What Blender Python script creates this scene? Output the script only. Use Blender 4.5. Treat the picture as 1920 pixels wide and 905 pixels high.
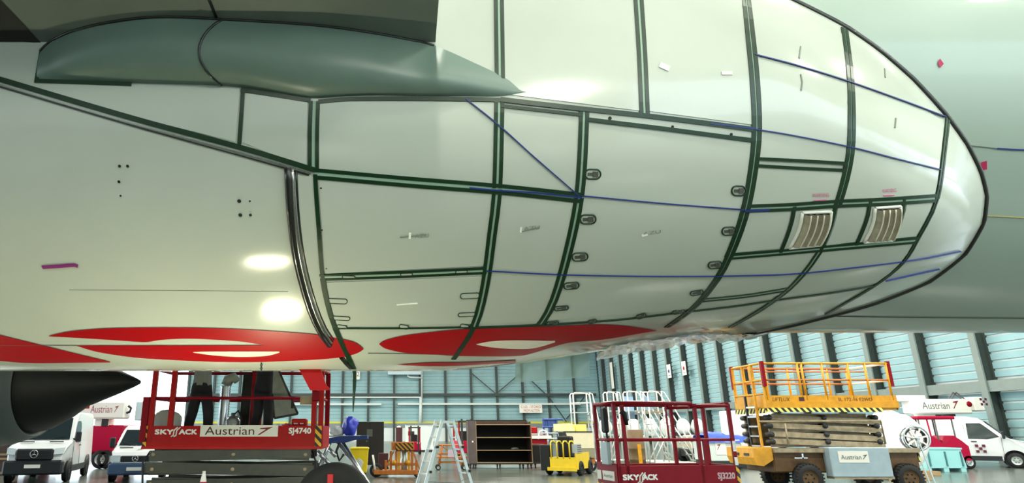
import bpy, bmesh, math, random
import numpy as np
from mathutils import Vector, Matrix
from mathutils.bvhtree import BVHTree

random.seed(7)
for o in list(bpy.data.objects):
    bpy.data.objects.remove(o, do_unlink=True)
SC = bpy.context.scene
COL = SC.collection
R = math.radians

# ------------------------------------------------------------------ camera
FPX, PPX, HZ, EYE = 1200.0, 745.0, 806.0, 1.85
PITCH = math.atan((HZ - 452.5) / FPX)
cd = bpy.data.cameras.new('camera')
cam = bpy.data.objects.new('camera', cd)
COL.objects.link(cam)
cam.location = (0, 0, EYE)
cam.rotation_euler = (math.pi / 2 + PITCH, 0, 0)
cd.sensor_width = 36.0
cd.lens = 36.0 * FPX / 1920.0
cd.shift_x = (960 - PPX) / 1920.0
cd.clip_end = 400
SC.camera = cam

# ------------------------------------------------------------------ world, exposure
w = bpy.data.worlds.new('overcast_sky')
SC.world = w
w.use_nodes = True
bg = w.node_tree.nodes['Background']
bg.inputs['Color'].default_value = (0.76, 0.92, 1.0, 1)
bg.inputs['Strength'].default_value = 4.0
SC.view_settings.view_transform = 'Standard'
SC.view_settings.look = 'None'
SC.view_settings.gamma = 1
SC.view_settings.use_curve_mapping = False
SC.view_settings.exposure = 0.17
LAMP = 640.0
WORK_FILL = 300.0

# ------------------------------------------------------------------ helpers
def lin(c):
    r = []
    for v in c:
        v /= 255.0
        r.append(v / 12.92 if v <= 0.04045 else ((v + 0.055) / 1.055) ** 2.4)
    return tuple(r) + (1.0,)

MATS = {}
def mat(name, rgb, rough=0.5, metal=0.0, coat=0.0, var=0.0, scale=4.0, emit=0.0, alpha=1.0, trans=0.0, bump=0.0, spec=0.5):
    if name in MATS:
        return MATS[name]
    m = bpy.data.materials.new(name)
    m.use_nodes = True
    nt = m.node_tree
    b = nt.nodes['Principled BSDF']
    c = lin(rgb)
    b.inputs['Base Color'].default_value = c
    b.inputs['Roughness'].default_value = rough
    b.inputs['Metallic'].default_value = metal
    b.inputs['Coat Weight'].default_value = coat
    b.inputs['Coat Roughness'].default_value = 0.04
    b.inputs['Specular IOR Level'].default_value = spec
    b.inputs['Alpha'].default_value = alpha
    b.inputs['Transmission Weight'].default_value = trans
    if emit:
        b.inputs['Emission Color'].default_value = c
        b.inputs['Emission Strength'].default_value = emit
    if var or bump:
        tc = nt.nodes.new('ShaderNodeTexCoord')
        nz = nt.nodes.new('ShaderNodeTexNoise')
        nz.inputs['Scale'].default_value = scale
        nz.inputs['Detail'].default_value = 6
        nt.links.new(tc.outputs['Object'], nz.inputs['Vector'])
        if var:
            rp = nt.nodes.new('ShaderNodeValToRGB')
            k = 1 - var
            rp.color_ramp.elements[0].position = 0.3
            rp.color_ramp.elements[1].position = 0.7
            rp.color_ramp.elements[0].color = (c[0] * k, c[1] * k, c[2] * k, 1)
            rp.color_ramp.elements[1].color = c
            nt.links.new(nz.outputs['Fac'], rp.inputs['Fac'])
            nt.links.new(rp.outputs['Color'], b.inputs['Base Color'])
        if bump:
            bp = nt.nodes.new('ShaderNodeBump')
            bp.inputs['Strength'].default_value = bump
            bp.inputs['Distance'].default_value = 0.02
            nt.links.new(nz.outputs['Fac'], bp.inputs['Height'])
            nt.links.new(bp.outputs['Normal'], b.inputs['Normal'])
    MATS[name] = m
    return m

def stripes(name, ca, cb, period, slope=1.0, rough=0.5, axis='X'):
    """diagonal hazard stripes in object space"""
    m = bpy.data.materials.new(name)
    m.use_nodes = True
    nt = m.node_tree
    b = nt.nodes['Principled BSDF']
    b.inputs['Roughness'].default_value = rough
    tc = nt.nodes.new('ShaderNodeTexCoord')
    sp = nt.nodes.new('ShaderNodeSeparateXYZ')
    nt.links.new(tc.outputs['Object'], sp.inputs[0])
    def mth(op, a, c=None):
        n = nt.nodes.new('ShaderNodeMath')
        n.operation = op
        for i, v in enumerate((a, c)):
            if v is None:
                continue
            if isinstance(v, (int, float)):
                n.inputs[i].default_value = v
            else:
                nt.links.new(v, n.inputs[i])
        return n.outputs[0]
    s = mth('ADD', sp.outputs['X'], sp.outputs['Y'])
    s = mth('ADD', s, mth('MULTIPLY', sp.outputs['Z'], slope))
    s = mth('FRACT', mth('DIVIDE', mth('ADD', s, 100.0), period))
    s = mth('GREATER_THAN', s, 0.5)
    mx = nt.nodes.new('ShaderNodeMix')
    mx.data_type = 'RGBA'
    nt.links.new(s, mx.inputs[0])
    mx.inputs[6].default_value = lin(ca)
    mx.inputs[7].default_value = lin(cb)
    nt.links.new(mx.outputs[2], b.inputs['Base Color'])
    MATS[name] = m
    return m

def tag(o, label, cat, group=None):
    o['label'] = label
    o['category'] = cat
    if group:
        o['group'] = group
    return o

def thing(name, label, cat, loc=(0, 0, 0), rz=0.0, group=None):
    o = bpy.data.objects.new(name, None)
    o.empty_display_size = 0.2
    COL.objects.link(o)
    o.location = loc
    o.rotation_euler = (0, 0, R(rz))
    return tag(o, label, cat, group)

class MB:
    """collects shapes, build() links them as one mesh object"""
    def __init__(s):
        s.v, s.f, s.m, s.sm = [], [], [], []
    def add(s, vs, fs, mi=0, smooth=False):
        n = len(s.v)
        s.v += [tuple(q) for q in vs]
        for f in fs:
            s.f.append([i + n for i in f])
            s.m.append(mi)
            s.sm.append(smooth)
        return s
    def box(s, x0, x1, y0, y1, z0, z1, mi=0, bev=0.0):
        if bev > 0:
            b = bev
            xs, ys, zs = (x0, x0 + b, x1 - b, x1), (y0, y0 + b, y1 - b, y1), (z0, z0 + b, z1 - b, z1)
            vs, fs = [], []
            def q(*p):
                n = len(vs); vs.extend(p); fs.append(list(range(n, n + len(p))))
            X0, X1, X2, X3 = xs; Y0, Y1, Y2, Y3 = ys; Z0, Z1, Z2, Z3 = zs
            bm = bmesh.new()
            pts = []
            for x in (0, 1):
                for y in (0, 1):
                    for z in (0, 1):
                        xx = (X0, X3)[x]; yy = (Y0, Y3)[y]; zz = (Z0, Z3)[z]
                        xi = (X1, X2)[x]; yi = (Y1, Y2)[y]; zi = (Z1, Z2)[z]
                        for p in ((xx, yi, zi), (xi, yy, zi), (xi, yi, zz)):
                            bm.verts.new(p)
            r = bmesh.ops.convex_hull(bm, input=bm.verts)
            bm.verts.index_update()
            vs = [v.co[:] for v in bm.verts]
            fs = [[v.index for v in f.verts] for f in bm.faces]
            bm.free()
            return s.add(vs, fs, mi)
        vs = [(x, y, z) for x in (x0, x1) for y in (y0, y1) for z in (z0, z1)]
        fs = [(0, 1, 3, 2), (4, 6, 7, 5), (0, 4, 5, 1), (2, 3, 7, 6), (0, 2, 6, 4), (1, 5, 7, 3)]
        return s.add(vs, fs, mi)
    def bar(s, p0, p1, w, h, mi=0, up=(0, 0, 1)):
        """rectangular bar from p0 to p1, w sideways, h along up"""
        p0, p1 = Vector(p0), Vector(p1)
        d = (p1 - p0).normalized()
        u = Vector(up)
        sd = d.cross(u)
        if sd.length < 1e-5:
            sd = d.cross(Vector((0, 1, 0)))
        sd.normalize()
        u = sd.cross(d)
        vs = []
        for p in (p0, p1):
            for a, b in ((-1, -1), (1, -1), (1, 1), (-1, 1)):
                vs.append(p + sd * (a * w / 2) + u * (b * h / 2))
        return s.add(vs, [(3, 2, 1, 0), (4, 5, 6, 7), (0, 1, 5, 4), (1, 2, 6, 5), (2, 3, 7, 6), (3, 0, 4, 7)], mi)
    def tube(s, pts, r, n=8, mi=0, closed=False, cap=True, smooth=True):
        pts = [Vector(p) for p in pts]
        k = len(pts)
        rr = r if isinstance(r, (list, tuple)) else [r] * k
        vs, fs = [], []
        prev = None
        for i in range(k):
            a = pts[i - 1] if (i > 0 or closed) else pts[i]
            b = pts[(i + 1) % k] if (i < k - 1 or closed) else pts[i]
            d = (b - a)
            d = d.normalized() if d.length > 1e-9 else Vector((0, 0, 1))
            if prev is None:
                u = d.orthogonal().normalized()
            else:
                u = prev - d * prev.dot(d)
                u = u.normalized() if u.length > 1e-6 else d.orthogonal().normalized()
            prev = u
            wv = d.cross(u)
            for j in range(n):
                t = 2 * math.pi * j / n
                vs.append(pts[i] + (u * math.cos(t) + wv * math.sin(t)) * rr[i])
        for i in range(k if closed else k - 1):
            for j in range(n):
                a = i * n + j; b = i * n + (j + 1) % n
                c = ((i + 1) % k) * n + (j + 1) % n; d2 = ((i + 1) % k) * n + j
                fs.append((a, b, c, d2))
        s.add(vs, fs, mi, smooth)
        if cap and not closed:
            m0 = len(s.v) - len(vs)
            s.f.append([m0 + j for j in reversed(range(n))]); s.m.append(mi); s.sm.append(False)
            s.f.append([m0 + (k - 1) * n + j for j in range(n)]); s.m.append(mi); s.sm.append(False)
        return s
    def lathe(s, prof, o, axis='z', n=24, mi=0, smooth=True):
        """prof: (radius, along) pairs; axis x, y or z through o"""
        vs, fs = [], []
        for r, a in prof:
            for j in range(n):
                t = 2 * math.pi * j / n
                c, q = r * math.cos(t), r * math.sin(t)
                if axis == 'z': vs.append((o[0] + c, o[1] + q, o[2] + a))
                elif axis == 'y': vs.append((o[0] + q, o[1] + a, o[2] + c))
                else: vs.append((o[0] + a, o[1] + c, o[2] + q))
        for i in range(len(prof) - 1):
            for j in range(n):
                fs.append((i * n + j, i * n + (j + 1) % n, (i + 1) * n + (j + 1) % n, (i + 1) * n + j))
        return s.add(vs, fs, mi, smooth)
    def prism(s, poly, y0, y1, mi=0, axis='y'):
        """extrude polygon of (a, b); axis y: (x, z) along y; axis x: (y, z) along x; axis z: (x, y) along z"""
        n = len(poly)
        def P(a, b, t):
            return (a, t, b) if axis == 'y' else ((t, a, b) if axis == 'x' else (a, b, t))
        vs = [P(a, b, y0) for a, b in poly] + [P(a, b, y1) for a, b in poly]
        fs = [list(range(n)), list(reversed(range(n, 2 * n)))]
        for i in range(n):
            j = (i + 1) % n
            fs.append((j, i, n + i, n + j))
        return s.add(vs, fs, mi)
    def ball(s, c, r, mi=0, n=12, k=8):
        rx, ry, rz = r if isinstance(r, (tuple, list)) else (r, r, r)
        vs, fs = [], []
        for i in range(k + 1):
            a = math.pi * i / k
            for j in range(n):
                t = 2 * math.pi * j / n
                vs.append((c[0] + rx * math.sin(a) * math.cos(t), c[1] + ry * math.sin(a) * math.sin(t), c[2] + rz * math.cos(a)))
        for i in range(k):
            for j in range(n):
                fs.append((i * n + j, (i + 1) * n + j, (i + 1) * n + (j + 1) % n, i * n + (j + 1) % n))
        return s.add(vs, fs, mi, True)
    def grid(s, rows, mi=0, smooth=True, flip=False):
        n, k = len(rows), len(rows[0])
        vs = [p for r_ in rows for p in r_]
        fs = []
        for i in range(n - 1):
            for j in range(k - 1):
                f = (i * k + j, (i + 1) * k + j, (i + 1) * k + j + 1, i * k + j + 1)
                fs.append(tuple(reversed(f)) if flip else f)
        return s.add(vs, fs, mi, smooth)
    def build(s, name, mats, parent=None, fix=True, label=None):
        me = bpy.data.meshes.new(name)
        me.from_pydata([tuple(v) for v in s.v], [], s.f)
        if not isinstance(mats, (list, tuple)):
            mats = [mats]
        for m in mats:
            me.materials.append(m)
        for p, mi, sm in zip(me.polygons, s.m, s.sm):
            p.material_index = mi
            p.use_smooth = sm
        if fix:
            bm = bmesh.new(); bm.from_mesh(me)
            bmesh.ops.remove_doubles(bm, verts=bm.verts, dist=1e-5)
            bmesh.ops.recalc_face_normals(bm, faces=bm.faces)
            bm.to_mesh(me); bm.free()
        me.update()
        o = bpy.data.objects.new(name, me)
        COL.objects.link(o)
        if parent is not None:
            o.parent = parent
        if label:
            o['label'] = label
        return o

def copy_tree(o, parent=None):
    c = o.copy()
    COL.objects.link(c)
    c.parent = parent
    for ch in list(o.children):
        copy_tree(ch, c)
    return c

def part(name, m, parent, *boxes, bev=0.0):
    b = MB()
    for bx in boxes:
        b.box(*bx, bev=bev)
    return b.build(name, m, parent)

def text_geom(txt, shear=0.0, wide=1.0):
    """outline mesh of a text line, cap height 1, starts at x=0"""
    cu = bpy.data.curves.new('t', 'FONT')
    cu.body = txt
    cu.shear = shear
    cu.resolution_u = 3
    ob = bpy.data.objects.new('t', cu)
    COL.objects.link(ob)
    me = bpy.data.meshes.new_from_object(ob.evaluated_get(bpy.context.evaluated_depsgraph_get()))
    vs = [v.co.copy() for v in me.vertices]
    fs = [list(p.vertices) for p in me.polygons]
    bpy.data.objects.remove(ob); bpy.data.curves.remove(cu); bpy.data.meshes.remove(me)
    k = 1 / 0.69
    x0 = min(v.x for v in vs) if vs else 0
    return [((v.x - x0) * k * wide, v.y * k) for v in vs], fs

def lettering(txt, h, width, org, ux, uz, m, parent, name='lettering', shear=0.0, lift=0.004, bold=0.0):
    """flat text on a panel: origin bottom left, ux to the right, uz up; stretched to width"""
    vs, fs = text_geom(txt, shear)
    wd = max(v[0] for v in vs)
    ux, uz, org = Vector(ux).normalized(), Vector(uz).normalized(), Vector(org)
    nn = ux.cross(uz)
    b = MB()
    offs = [(0, 0)] if not bold else [(0, 0), (bold, 0), (0, bold), (bold, bold)]
    for k, (ox, oz) in enumerate(offs):
        b.add([org + ux * (v[0] / wd * width + ox) + uz * (v[1] * h + oz) + nn * (lift + k * 0.0002) for v in vs], fs)
    return b.build(name, m, parent, fix=False)

def ray(px, py):
    u, v = (px - PPX) / FPX, (452.5 - py) / FPX
    return Vector((u, math.cos(PITCH) - math.sin(PITCH) * v, math.sin(PITCH) + math.cos(PITCH) * v))
def at(px, py, Y):
    """the point seen at a pixel of the photograph at distance Y into the hangar"""
    d = ray(px, py)
    return Vector((0, 0, EYE)) + d * (Y / d.y)
def fx(px, Y): return at(px, HZ, Y).x
def fz(py, Y): return at(PPX, py, Y).z

# ------------------------------------------------------------------ materials
M_white = mat('white_paint', (191, 199, 188), 0.15, coat=0.6, var=0.04, scale=1.5)
M_skin = mat('fuselage_paint', (160, 178, 168), 0.3, coat=0.4, var=0.05, scale=1.2)
M_wing = mat('wing_grey', (112, 122, 114), 0.45, var=0.12, scale=3)
M_fillet = mat('fillet_grey', (108, 130, 120), 0.35, var=0.1, scale=3)
M_tape = mat('green_tape', (14, 50, 26), 0.28, var=0.2, scale=9)
M_seam = mat('pale_sealant', (150, 180, 160), 0.4)
M_blue = mat('blue_tape', (26, 48, 122), 0.4)
M_seal = mat('dark_rubber', (26, 28, 26), 0.3, coat=0.3)
M_steel = mat('bright_steel', (170, 172, 168), 0.25, metal=0.9)
M_red = mat('livery_red', (160, 0, 10), 0.35, spec=0.3)
M_cream = mat('livery_white', (238, 232, 214), 0.25, coat=0.3)
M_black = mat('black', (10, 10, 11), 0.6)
M_dark = mat('dark_grey', (34, 36, 36), 0.5)
M_tyre = mat('tyre_rubber', (22, 22, 22), 0.75, bump=0.3, scale=30)
M_chrome = mat('silver_metal', (190, 194, 196), 0.25, metal=0.8)
M_alu = mat('aluminium', (182, 190, 188), 0.38, metal=0.6)
M_lred = mat('lift_red', (172, 6, 10), 0.45, spec=0.25, var=0.12, scale=6)
M_mred = mat('maroon_red', (138, 0, 24), 0.5, spec=0.2, var=0.12, scale=6)
M_pink = mat('magenta_red', (176, 2, 56), 0.5, spec=0.2)
M_letw = mat('white_lettering', (240, 236, 230), 0.5)
M_letd = mat('dark_red_lettering', (70, 24, 26), 0.5)
M_letg = mat('grey_lettering', (90, 92, 92), 0.6)
M_arrow = mat('arrow_red', (130, 22, 34), 0.5)
M_sign = mat('sign_white', (240, 236, 226), 0.5)
M_yel = mat('machine_yellow', (224, 158, 14), 0.45, var=0.25, scale=5)
M_ora = mat('rusty_orange', (196, 112, 40), 0.6, var=0.35, scale=8)
M_dirt = mat('dirty_steel', (176, 158, 128), 0.5, var=0.45, scale=5)
M_olive = mat('olive_steel', (60, 64, 54), 0.45, var=0.3, scale=6)
M_glass = mat('dark_glass', (26, 38, 44), 0.06, spec=0.8)
M_wood = mat('plywood_brown', (78, 54, 42), 0.6, var=0.3, scale=6)
M_woodl = mat('pale_wood', (170, 140, 100), 0.6, var=0.2, scale=8)
M_cloth = mat('dark_trousers', (16, 18, 24), 0.85, bump=0.4, scale=14)
M_haz = stripes('hazard_stripes', (236, 178, 40), (18, 16, 14), 0.16)
M_haz2 = stripes('hazard_stripes_pale', (240, 226, 120), (24, 26, 18), 0.2, slope=0.8)

# ------------------------------------------------------------------ hangar
WX, WY, TOP = 36.0, 117.0, 20.0
M_floor = mat('sealed_concrete', (88, 96, 90), 0.22, var=0.25, scale=0.45, bump=0.03)
M_sheet = mat('wall_sheet_teal', (146, 182, 188), 0.45, var=0.1, scale=0.8)
M_col = mat('steel_column', (126, 138, 134), 0.5, var=0.1, scale=2)
M_cold = mat('steel_column_dark', (58, 68, 66), 0.55, var=0.2, scale=2)
M_base = mat('wall_base_white', (214, 222, 220), 0.5, var=0.06, scale=1)
M_roof = mat('roof_sheet', (150, 156, 156), 0.7)

def structure(o):
    o['kind'] = 'structure'
    return o

structure(MB().box(-75, 75, -70, WY + 1, -0.3, 0).build('floor', M_floor))
structure(MB().box(-60, WX + 1, -22, WY + 1, TOP, TOP + 0.3).build('ceiling', M_roof))
wb = structure(MB().box(-37.5, WX + 0.3, WY, WY + 0.3, 0, TOP).build('wall_back', M_base))
wr = structure(MB().box(WX, WX + 0.3, 25.7, WY, 0, TOP).build('wall_right', M_base))

wf = structure(MB().box(-60, 12, -22.3, -22, 0, TOP).box(12, WX + 0.3, -22.3, -22, 11, TOP).build('wall_front', M_base))
tr = MB().box(WX, WX + 0.3, -22, 25.7, 7.0, TOP).box(WX, WX + 0.3, -22, 25.7, 0, 1.3)
for k in range(10):
    tr.box(WX - 0.7, WX, -21.5 + 4.9 * k, -21.1 + 4.9 * k, 0, TOP)
tr.box(WX - 0.3, WX, -22, 25.7, 4.05, 4.5)
structure(tr.build('trim_1', M_base))

def rib_sheet(wd, z0, z1, step=0.42, d=0.06):
    """horizontal trapezoid ribs; lies in x (0..wd), z, outward -y"""
    prof = []
    z = z0
    while z < z1 - step:
        prof += [(0, z), (0, z + step * 0.72), (d, z + step * 0.78), (d, z + step * 0.94)]
        z += step
    prof += [(0, z), (0, z1)]
    b = MB()
    rows = [[(0, -0.1 - q[0] * -1, q[1]) for q in prof], [(wd, -0.1 - q[0] * -1, q[1]) for q in prof]]
    b.grid(rows, smooth=False, flip=True)
    return b

SP = 4.575
# back wall: corrugated bays between columns
proto = rib_sheet(SP - 0.36, 3.3, TOP, 0.6, 0.08).build('wall_panel', M_sheet, wb, fix=False)
X0 = fx(641, WY)
first = True
for k in range(-6, 10):
    o = proto if first else proto.copy()
    if not first:
        COL.objects.link(o)
    first = False
    o.location = (X0 + SP * k + 0.18, WY, 0)
pc = MB().box(-0.18, 0.18, -0.6, -0.05, 0, TOP).build('wall_column', M_cold, wb)
first = True
for k in range(-6, 11):
    o = pc if first else pc.copy()
    if not first:
        COL.objects.link(o)
    first = False
    o.location = (X0 + SP * k, WY, 0)
part('girt', M_cold, wb, (-37, WX - 0.8, WY - 0.82, WY - 0.6, fz(742.5, WY), fz(737.5, WY)))
part('pipe_rail', M_base, wb, (fx(560, WY), fx(790, WY), WY - 0.8, WY - 0.66, fz(746, WY), fz(743.5, WY)))
part('cable_tray', M_base, wb, (fx(540, WY), fx(715, WY), WY - 0.9, WY - 0.6, fz(759.5, WY), fz(756, WY)))
part('cable_tray', M_base, wb, (fx(746, WY), fx(1090, WY), WY - 0.9, WY - 0.6, fz(759, WY), fz(755.5, WY)))
part('yellow_band', mat('band_yellow', (206, 196, 60), 0.5), wb, (-37, WX - 0.85, WY - 0.3, WY - 0.22, fz(793.5, WY), fz(790, WY)))
part('grey_band', mat('band_grey', (120, 134, 136), 0.5), wb, (-37, WX - 0.85, WY - 0.26, WY - 0.02, fz(800, WY), fz(793.5, WY)))
# diagonal wind bracing
for a, b in (((885, 700), (930, 738)), ((975, 700), (930, 738)), ((995, 712), (1030, 745)), ((1030, 745), (1062, 790)), ((1062, 785), (1095, 745))):
    p, q = at(*a, WY - 0.7), at(*b, WY - 0.7)
    MB().bar(p, q, 0.16, 0.22, up=(0, 1, 0)).build('brace', M_cold, wb)
# light duct and white riser pipe on the back wall
part('duct', mat('duct_white', (196, 214, 222), 0.4), wb, (fx(727, WY), fx(790, WY), WY - 1.5, WY - 0.7, fz(703, WY), fz(692, WY)))
MB().tube([at(791, 640, WY - 0.8), at(791, 745, WY - 0.8)], 0.16).build('riser_pipe', M_base, wb)
MB().tube([at(789, 745, WY - 0.8), at(788, 800, WY - 0.8)], 0.28).build('riser_pipe', M_base, wb)
MB().tube([at(764, 692, WY - 1.0), at(765, 705, WY - 1.0), at(769, 707, WY - 1.0), at(791, 708, WY - 1.0)], 0.15).build('bend_pipe', M_base, wb)

# right wall
proto = rib_sheet(SP - 0.3, 4.9, TOP, 0.5, 0.12).build('wall_panel', M_sheet, wr, fix=False)
protl = rib_sheet(SP - 0.3, 0.0, 4.0, 0.5, 0.12).build('wall_panel', M_sheet, wr, fix=False)
Y0 = 39.35
pcol = MB().box(-0.80, -0.70, -0.22, 0.22, 0, TOP).box(-0.70, -0.05, -0.04, 0.04, 0, TOP, 1).box(-0.14, -0.04, -0.22, 0.22, 0, TOP, 1).build('wall_column', [M_col, M_cold], wr)  # web and rear flange in darker steel colour, painting in their shade
first = True
for k in range(-3, 17):
    for pr in (proto, protl):
        o = pr if first else pr.copy()
        if not first:
            COL.objects.link(o)
        o.location = (WX, Y0 + SP * k + SP - 0.15, 0)
        o.rotation_euler = (0, 0, R(-90))
    o = pcol if first else pcol.copy()
    if not first:
        COL.objects.link(o)
    first = False
    o.location = (WX, Y0 + SP * k, 0)
part('girt', M_col, wr, (WX - 0.68, WX - 0.4, 26, WY, 4.05, 4.7))
# ------------------------------------------------------------------ high-bay lamps under the roof
M_lamp = bpy.data.materials.new('lamp_glow')
M_lamp.use_nodes = True
_b = M_lamp.node_tree.nodes['Principled BSDF']
_b.inputs['Emission Color'].default_value = (1.0, 0.98, 0.84, 1)
_b.inputs['Emission Strength'].default_value = LAMP
lm = thing('high_bay_lamp', 'round white high-bay lamp hanging under the hangar roof', 'lamp', group='high-bay lamps')
MB().lathe([(0.06, -0.02), (0.06, -0.5), (0.25, -0.55), (0.62, -0.9), (0.6, -0.9), (0.24, -0.6), (0.0, -0.6)], (0, 0, 0), n=20).build('reflector', M_dark, lm)
MB().lathe([(0.56, -0.86), (0.0, -0.88)], (0, 0, 0), n=20).build('lens', M_lamp, lm)
spots = [(x, y) for y in (-16, -4, 8, 20, 34, 50, 66, 82, 98) for x in (-45, -31, -17, -3, 11, 25) if y > 28 or x > -10]
for i, (x, y) in enumerate(spots):
    o = lm if i == 0 else copy_tree(lm)
    o.location = (x + 3, y, TOP)

fl = thing('flood_lamp', 'square flood lamp on the hangar front wall behind the camera', 'lamp', group='flood lamps')
MB().box(-0.5, 0.5, -0.25, 0, -0.4, 0.4, bev=0.05).build('housing', M_dark, fl)
MB().box(-0.44, 0.44, 0.0, 0.02, -0.34, 0.34).build('lens', M_lamp, fl)
for i, (x, z) in enumerate(((-4, 9.5), (8.2, 9.5))):
    o = fl if i == 0 else copy_tree(fl)
    o.location = (x, -21.7, z)

# work lights on the floor under the belly, lenses turned up; the left pair is added fill
M_work_fill = bpy.data.materials.new('work_fill_glow')
M_work_fill.use_nodes = True
_b = M_work_fill.node_tree.nodes['Principled BSDF']
_b.inputs['Emission Color'].default_value = (1.0, 0.97, 0.66, 1)
_b.inputs['Emission Strength'].default_value = WORK_FILL
wk = thing('work_fill_light', 'low work light on the floor turned up at the belly, left pair added as fill', 'lamp', group='floor work lights')
MB().box(-0.32, 0.32, -0.2, 0.2, 0.10, 0.22, bev=0.03).build('housing', M_yel, wk)
MB().box(-0.24, 0.24, -0.055, 0.055, 0.22, 0.232).build('lens', M_work_fill, wk)
for s_ in (-1, 1):
    MB().tube([(s_ * 0.36, -0.25, 0.02), (s_ * 0.36, 0.0, 0.16), (s_ * 0.36, 0.25, 0.02)], 0.018).build('foot_bar', M_dark, wk)
MB().tube([(-0.33, 0.0, 0.16), (0.33, 0.0, 0.16)], 0.015).build('pivot_bar', M_dark, wk)
for i, (x, y) in enumerate(((-2.0, 7.0), (-1.85, 8.5), (-7.6, 8.4), (-7.9, 7.0))):
    o = wk if i == 0 else copy_tree(wk)
    o.location = (x, y, 0)

# ------------------------------------------------------------------ aircraft surfaces
CY, CZ, RF = 8.7, 6.25, 3.10
_near = [(5.15, 6.25), (5.2, 5.8), (5.3, 4.98), (5.4, 4.6), (5.55, 4.23), (5.78, 3.92), (6.1, 3.65), (6.55, 3.35), (7.1, 3.08), (7.8, 2.80), (8.7, 2.60)]
_aft = [(5.15, 6.25), (5.2, 5.8), (5.3, 4.98), (5.4, 4.6), (5.55, 4.23), (5.78, 3.92), (6.1, 3.66), (6.55, 3.40), (7.1, 3.22), (7.8, 3.10), (8.7, 3.06)]
def _fit(pts):
    a = np.array([math.degrees(math.atan2(CZ - z, CY - y)) for y, z in pts])
    r = np.array([math.hypot(CZ - z, CY - y) for y, z in pts])
    q = ((90 - a) / 90) ** 2
    return np.polyfit(q, r, 5)
_c0, _c1 = _fit(_near), _fit(_aft)
_xe_a = [-60, -40, -20, 3.0, 8.9, 13.8, 18.9, 25.2, 30.6, 35.6, 40.3, 46, 53.4, 61.1, 69.0, 75.9, 83.7, 90]
_xe_x = [-2.0, 0.2, 1.9, 3.95, 4.51, 4.87, 5.19, 5.54, 5.81, 6.02, 6.17, 6.27, 6.27, 6.11, 5.72, 5.3, 4.92, 4.72]
def sstep(a, b, x):
    t = min(1, max(0, (x - a) / (b - a)))
    return t * t * (3 - 2 * t)
def x_end(ph):
    p = 180 - ph if ph > 90 else ph
    return float(np.interp(p, _xe_a, _xe_x))
def rho(x, ph):
    p = 180 - ph if ph > 90 else ph
    q = ((90 - max(p, 0)) / 90) ** 2
    b = sstep(0.3, 4.6, x)
    r = np.polyval(_c0, q) * (1 - b) + np.polyval(_c1, q) * b
    r0 = RF + 0.05
    if p < 0:
        r = r0 + (r - r0) * (1 - sstep(0, 45, -p))
    s = (x_end(ph) - x) / 1.7
    if s < 1:
        s = max(s, 0)
        r = r0 + (r - r0) * math.sin(math.pi / 2 * s) ** 0.9 if r > r0 else r
    return float(r)
def S(x, ph):
    r = rho(x, ph)
    return Vector((x, CY - r * math.cos(R(ph)), CZ - r * math.sin(R(ph))))
def cyl(x, ph, r=RF):
    return Vector((x, CY - r * math.cos(R(ph)), CZ - r * math.sin(R(ph))))

aircraft = thing('aircraft', 'white airliner with taped belly fairing and red lettering underneath', 'aircraft', (0, CY, 0))
def child(b, name, m, parent, fix=False, label=None):
    """world coordinates in, parented under the aircraft"""
    o = b.build(name, m, None, fix=fix, label=label)
    o.parent = parent
    o.matrix_parent_inverse = Matrix.Translation((0, -CY, 0))
    if parent is not aircraft:
        o.matrix_parent_inverse = Matrix.Identity(4)
        for v in o.data.vertices:
            pass
    return o

# fuselage barrel, in three skin lengths
fus = MB()
xs = list(np.linspace(-16, 24, 41))
rows = []
for ph in np.linspace(0, 360, 97):
    rows.append([cyl(x, ph) for x in xs])
fus.grid(rows, flip=True)
fuselage = child(fus, 'fuselage', M_skin, aircraft, fix=True)

# belly fairing: u runs from far forward to the rounded rim x_end(ph)
phs = list(np.linspace(-55, 235, 150))
us = list(np.linspace(0, 1, 150))
rows = []
for ph in phs:
    xe = x_end(ph)
    rw = []
    for u in us:
        uu = 1 - (1 - u) ** 1.8
        rw.append(S(-16 + (xe + 16) * uu, ph))
    rows.append(rw)
fb = MB().grid(rows, flip=True)
BV = BVHTree.FromPolygons(fb.v + fus.v, fb.f + [[i + len(fb.v) for i in f] for f in fus.f])
fairing = child(fb, 'belly_fairing', M_white, aircraft)
BVF = BVHTree.FromPolygons(fus.v, fus.f)

def hit(px, py, bv=None):
    d = ray(px, py).normalized()
    r = (bv or BV).ray_cast(Vector((0, 0, EYE)), d)
    if r[0] is None:
        return None
    p = r[0]
    ph = math.degrees(math.atan2(CZ - p.z, CY - p.y)) % 360
    if ph > 300: ph -= 360
    rr = math.hypot(CZ - p.z, CY - p.y)
    if rr < RF + 0.02 or p.x > x_end(ph):                    # on the bare barrel
        n = Vector((0, p.y - CY, p.z - CZ)).normalized()
        return cyl(p.x, ph), n
    e = 0.04
    tx = S(p.x + 0.01, ph) - S(p.x - e, ph)
    tp = S(p.x, ph + 0.6) - S(p.x, ph - 0.6)
    n = tx.cross(tp).normalized()
    if n.dot(Vector((0, p.y - CY, p.z - CZ))) < 0:
        n = -n
    return S(p.x, ph), n

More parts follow.
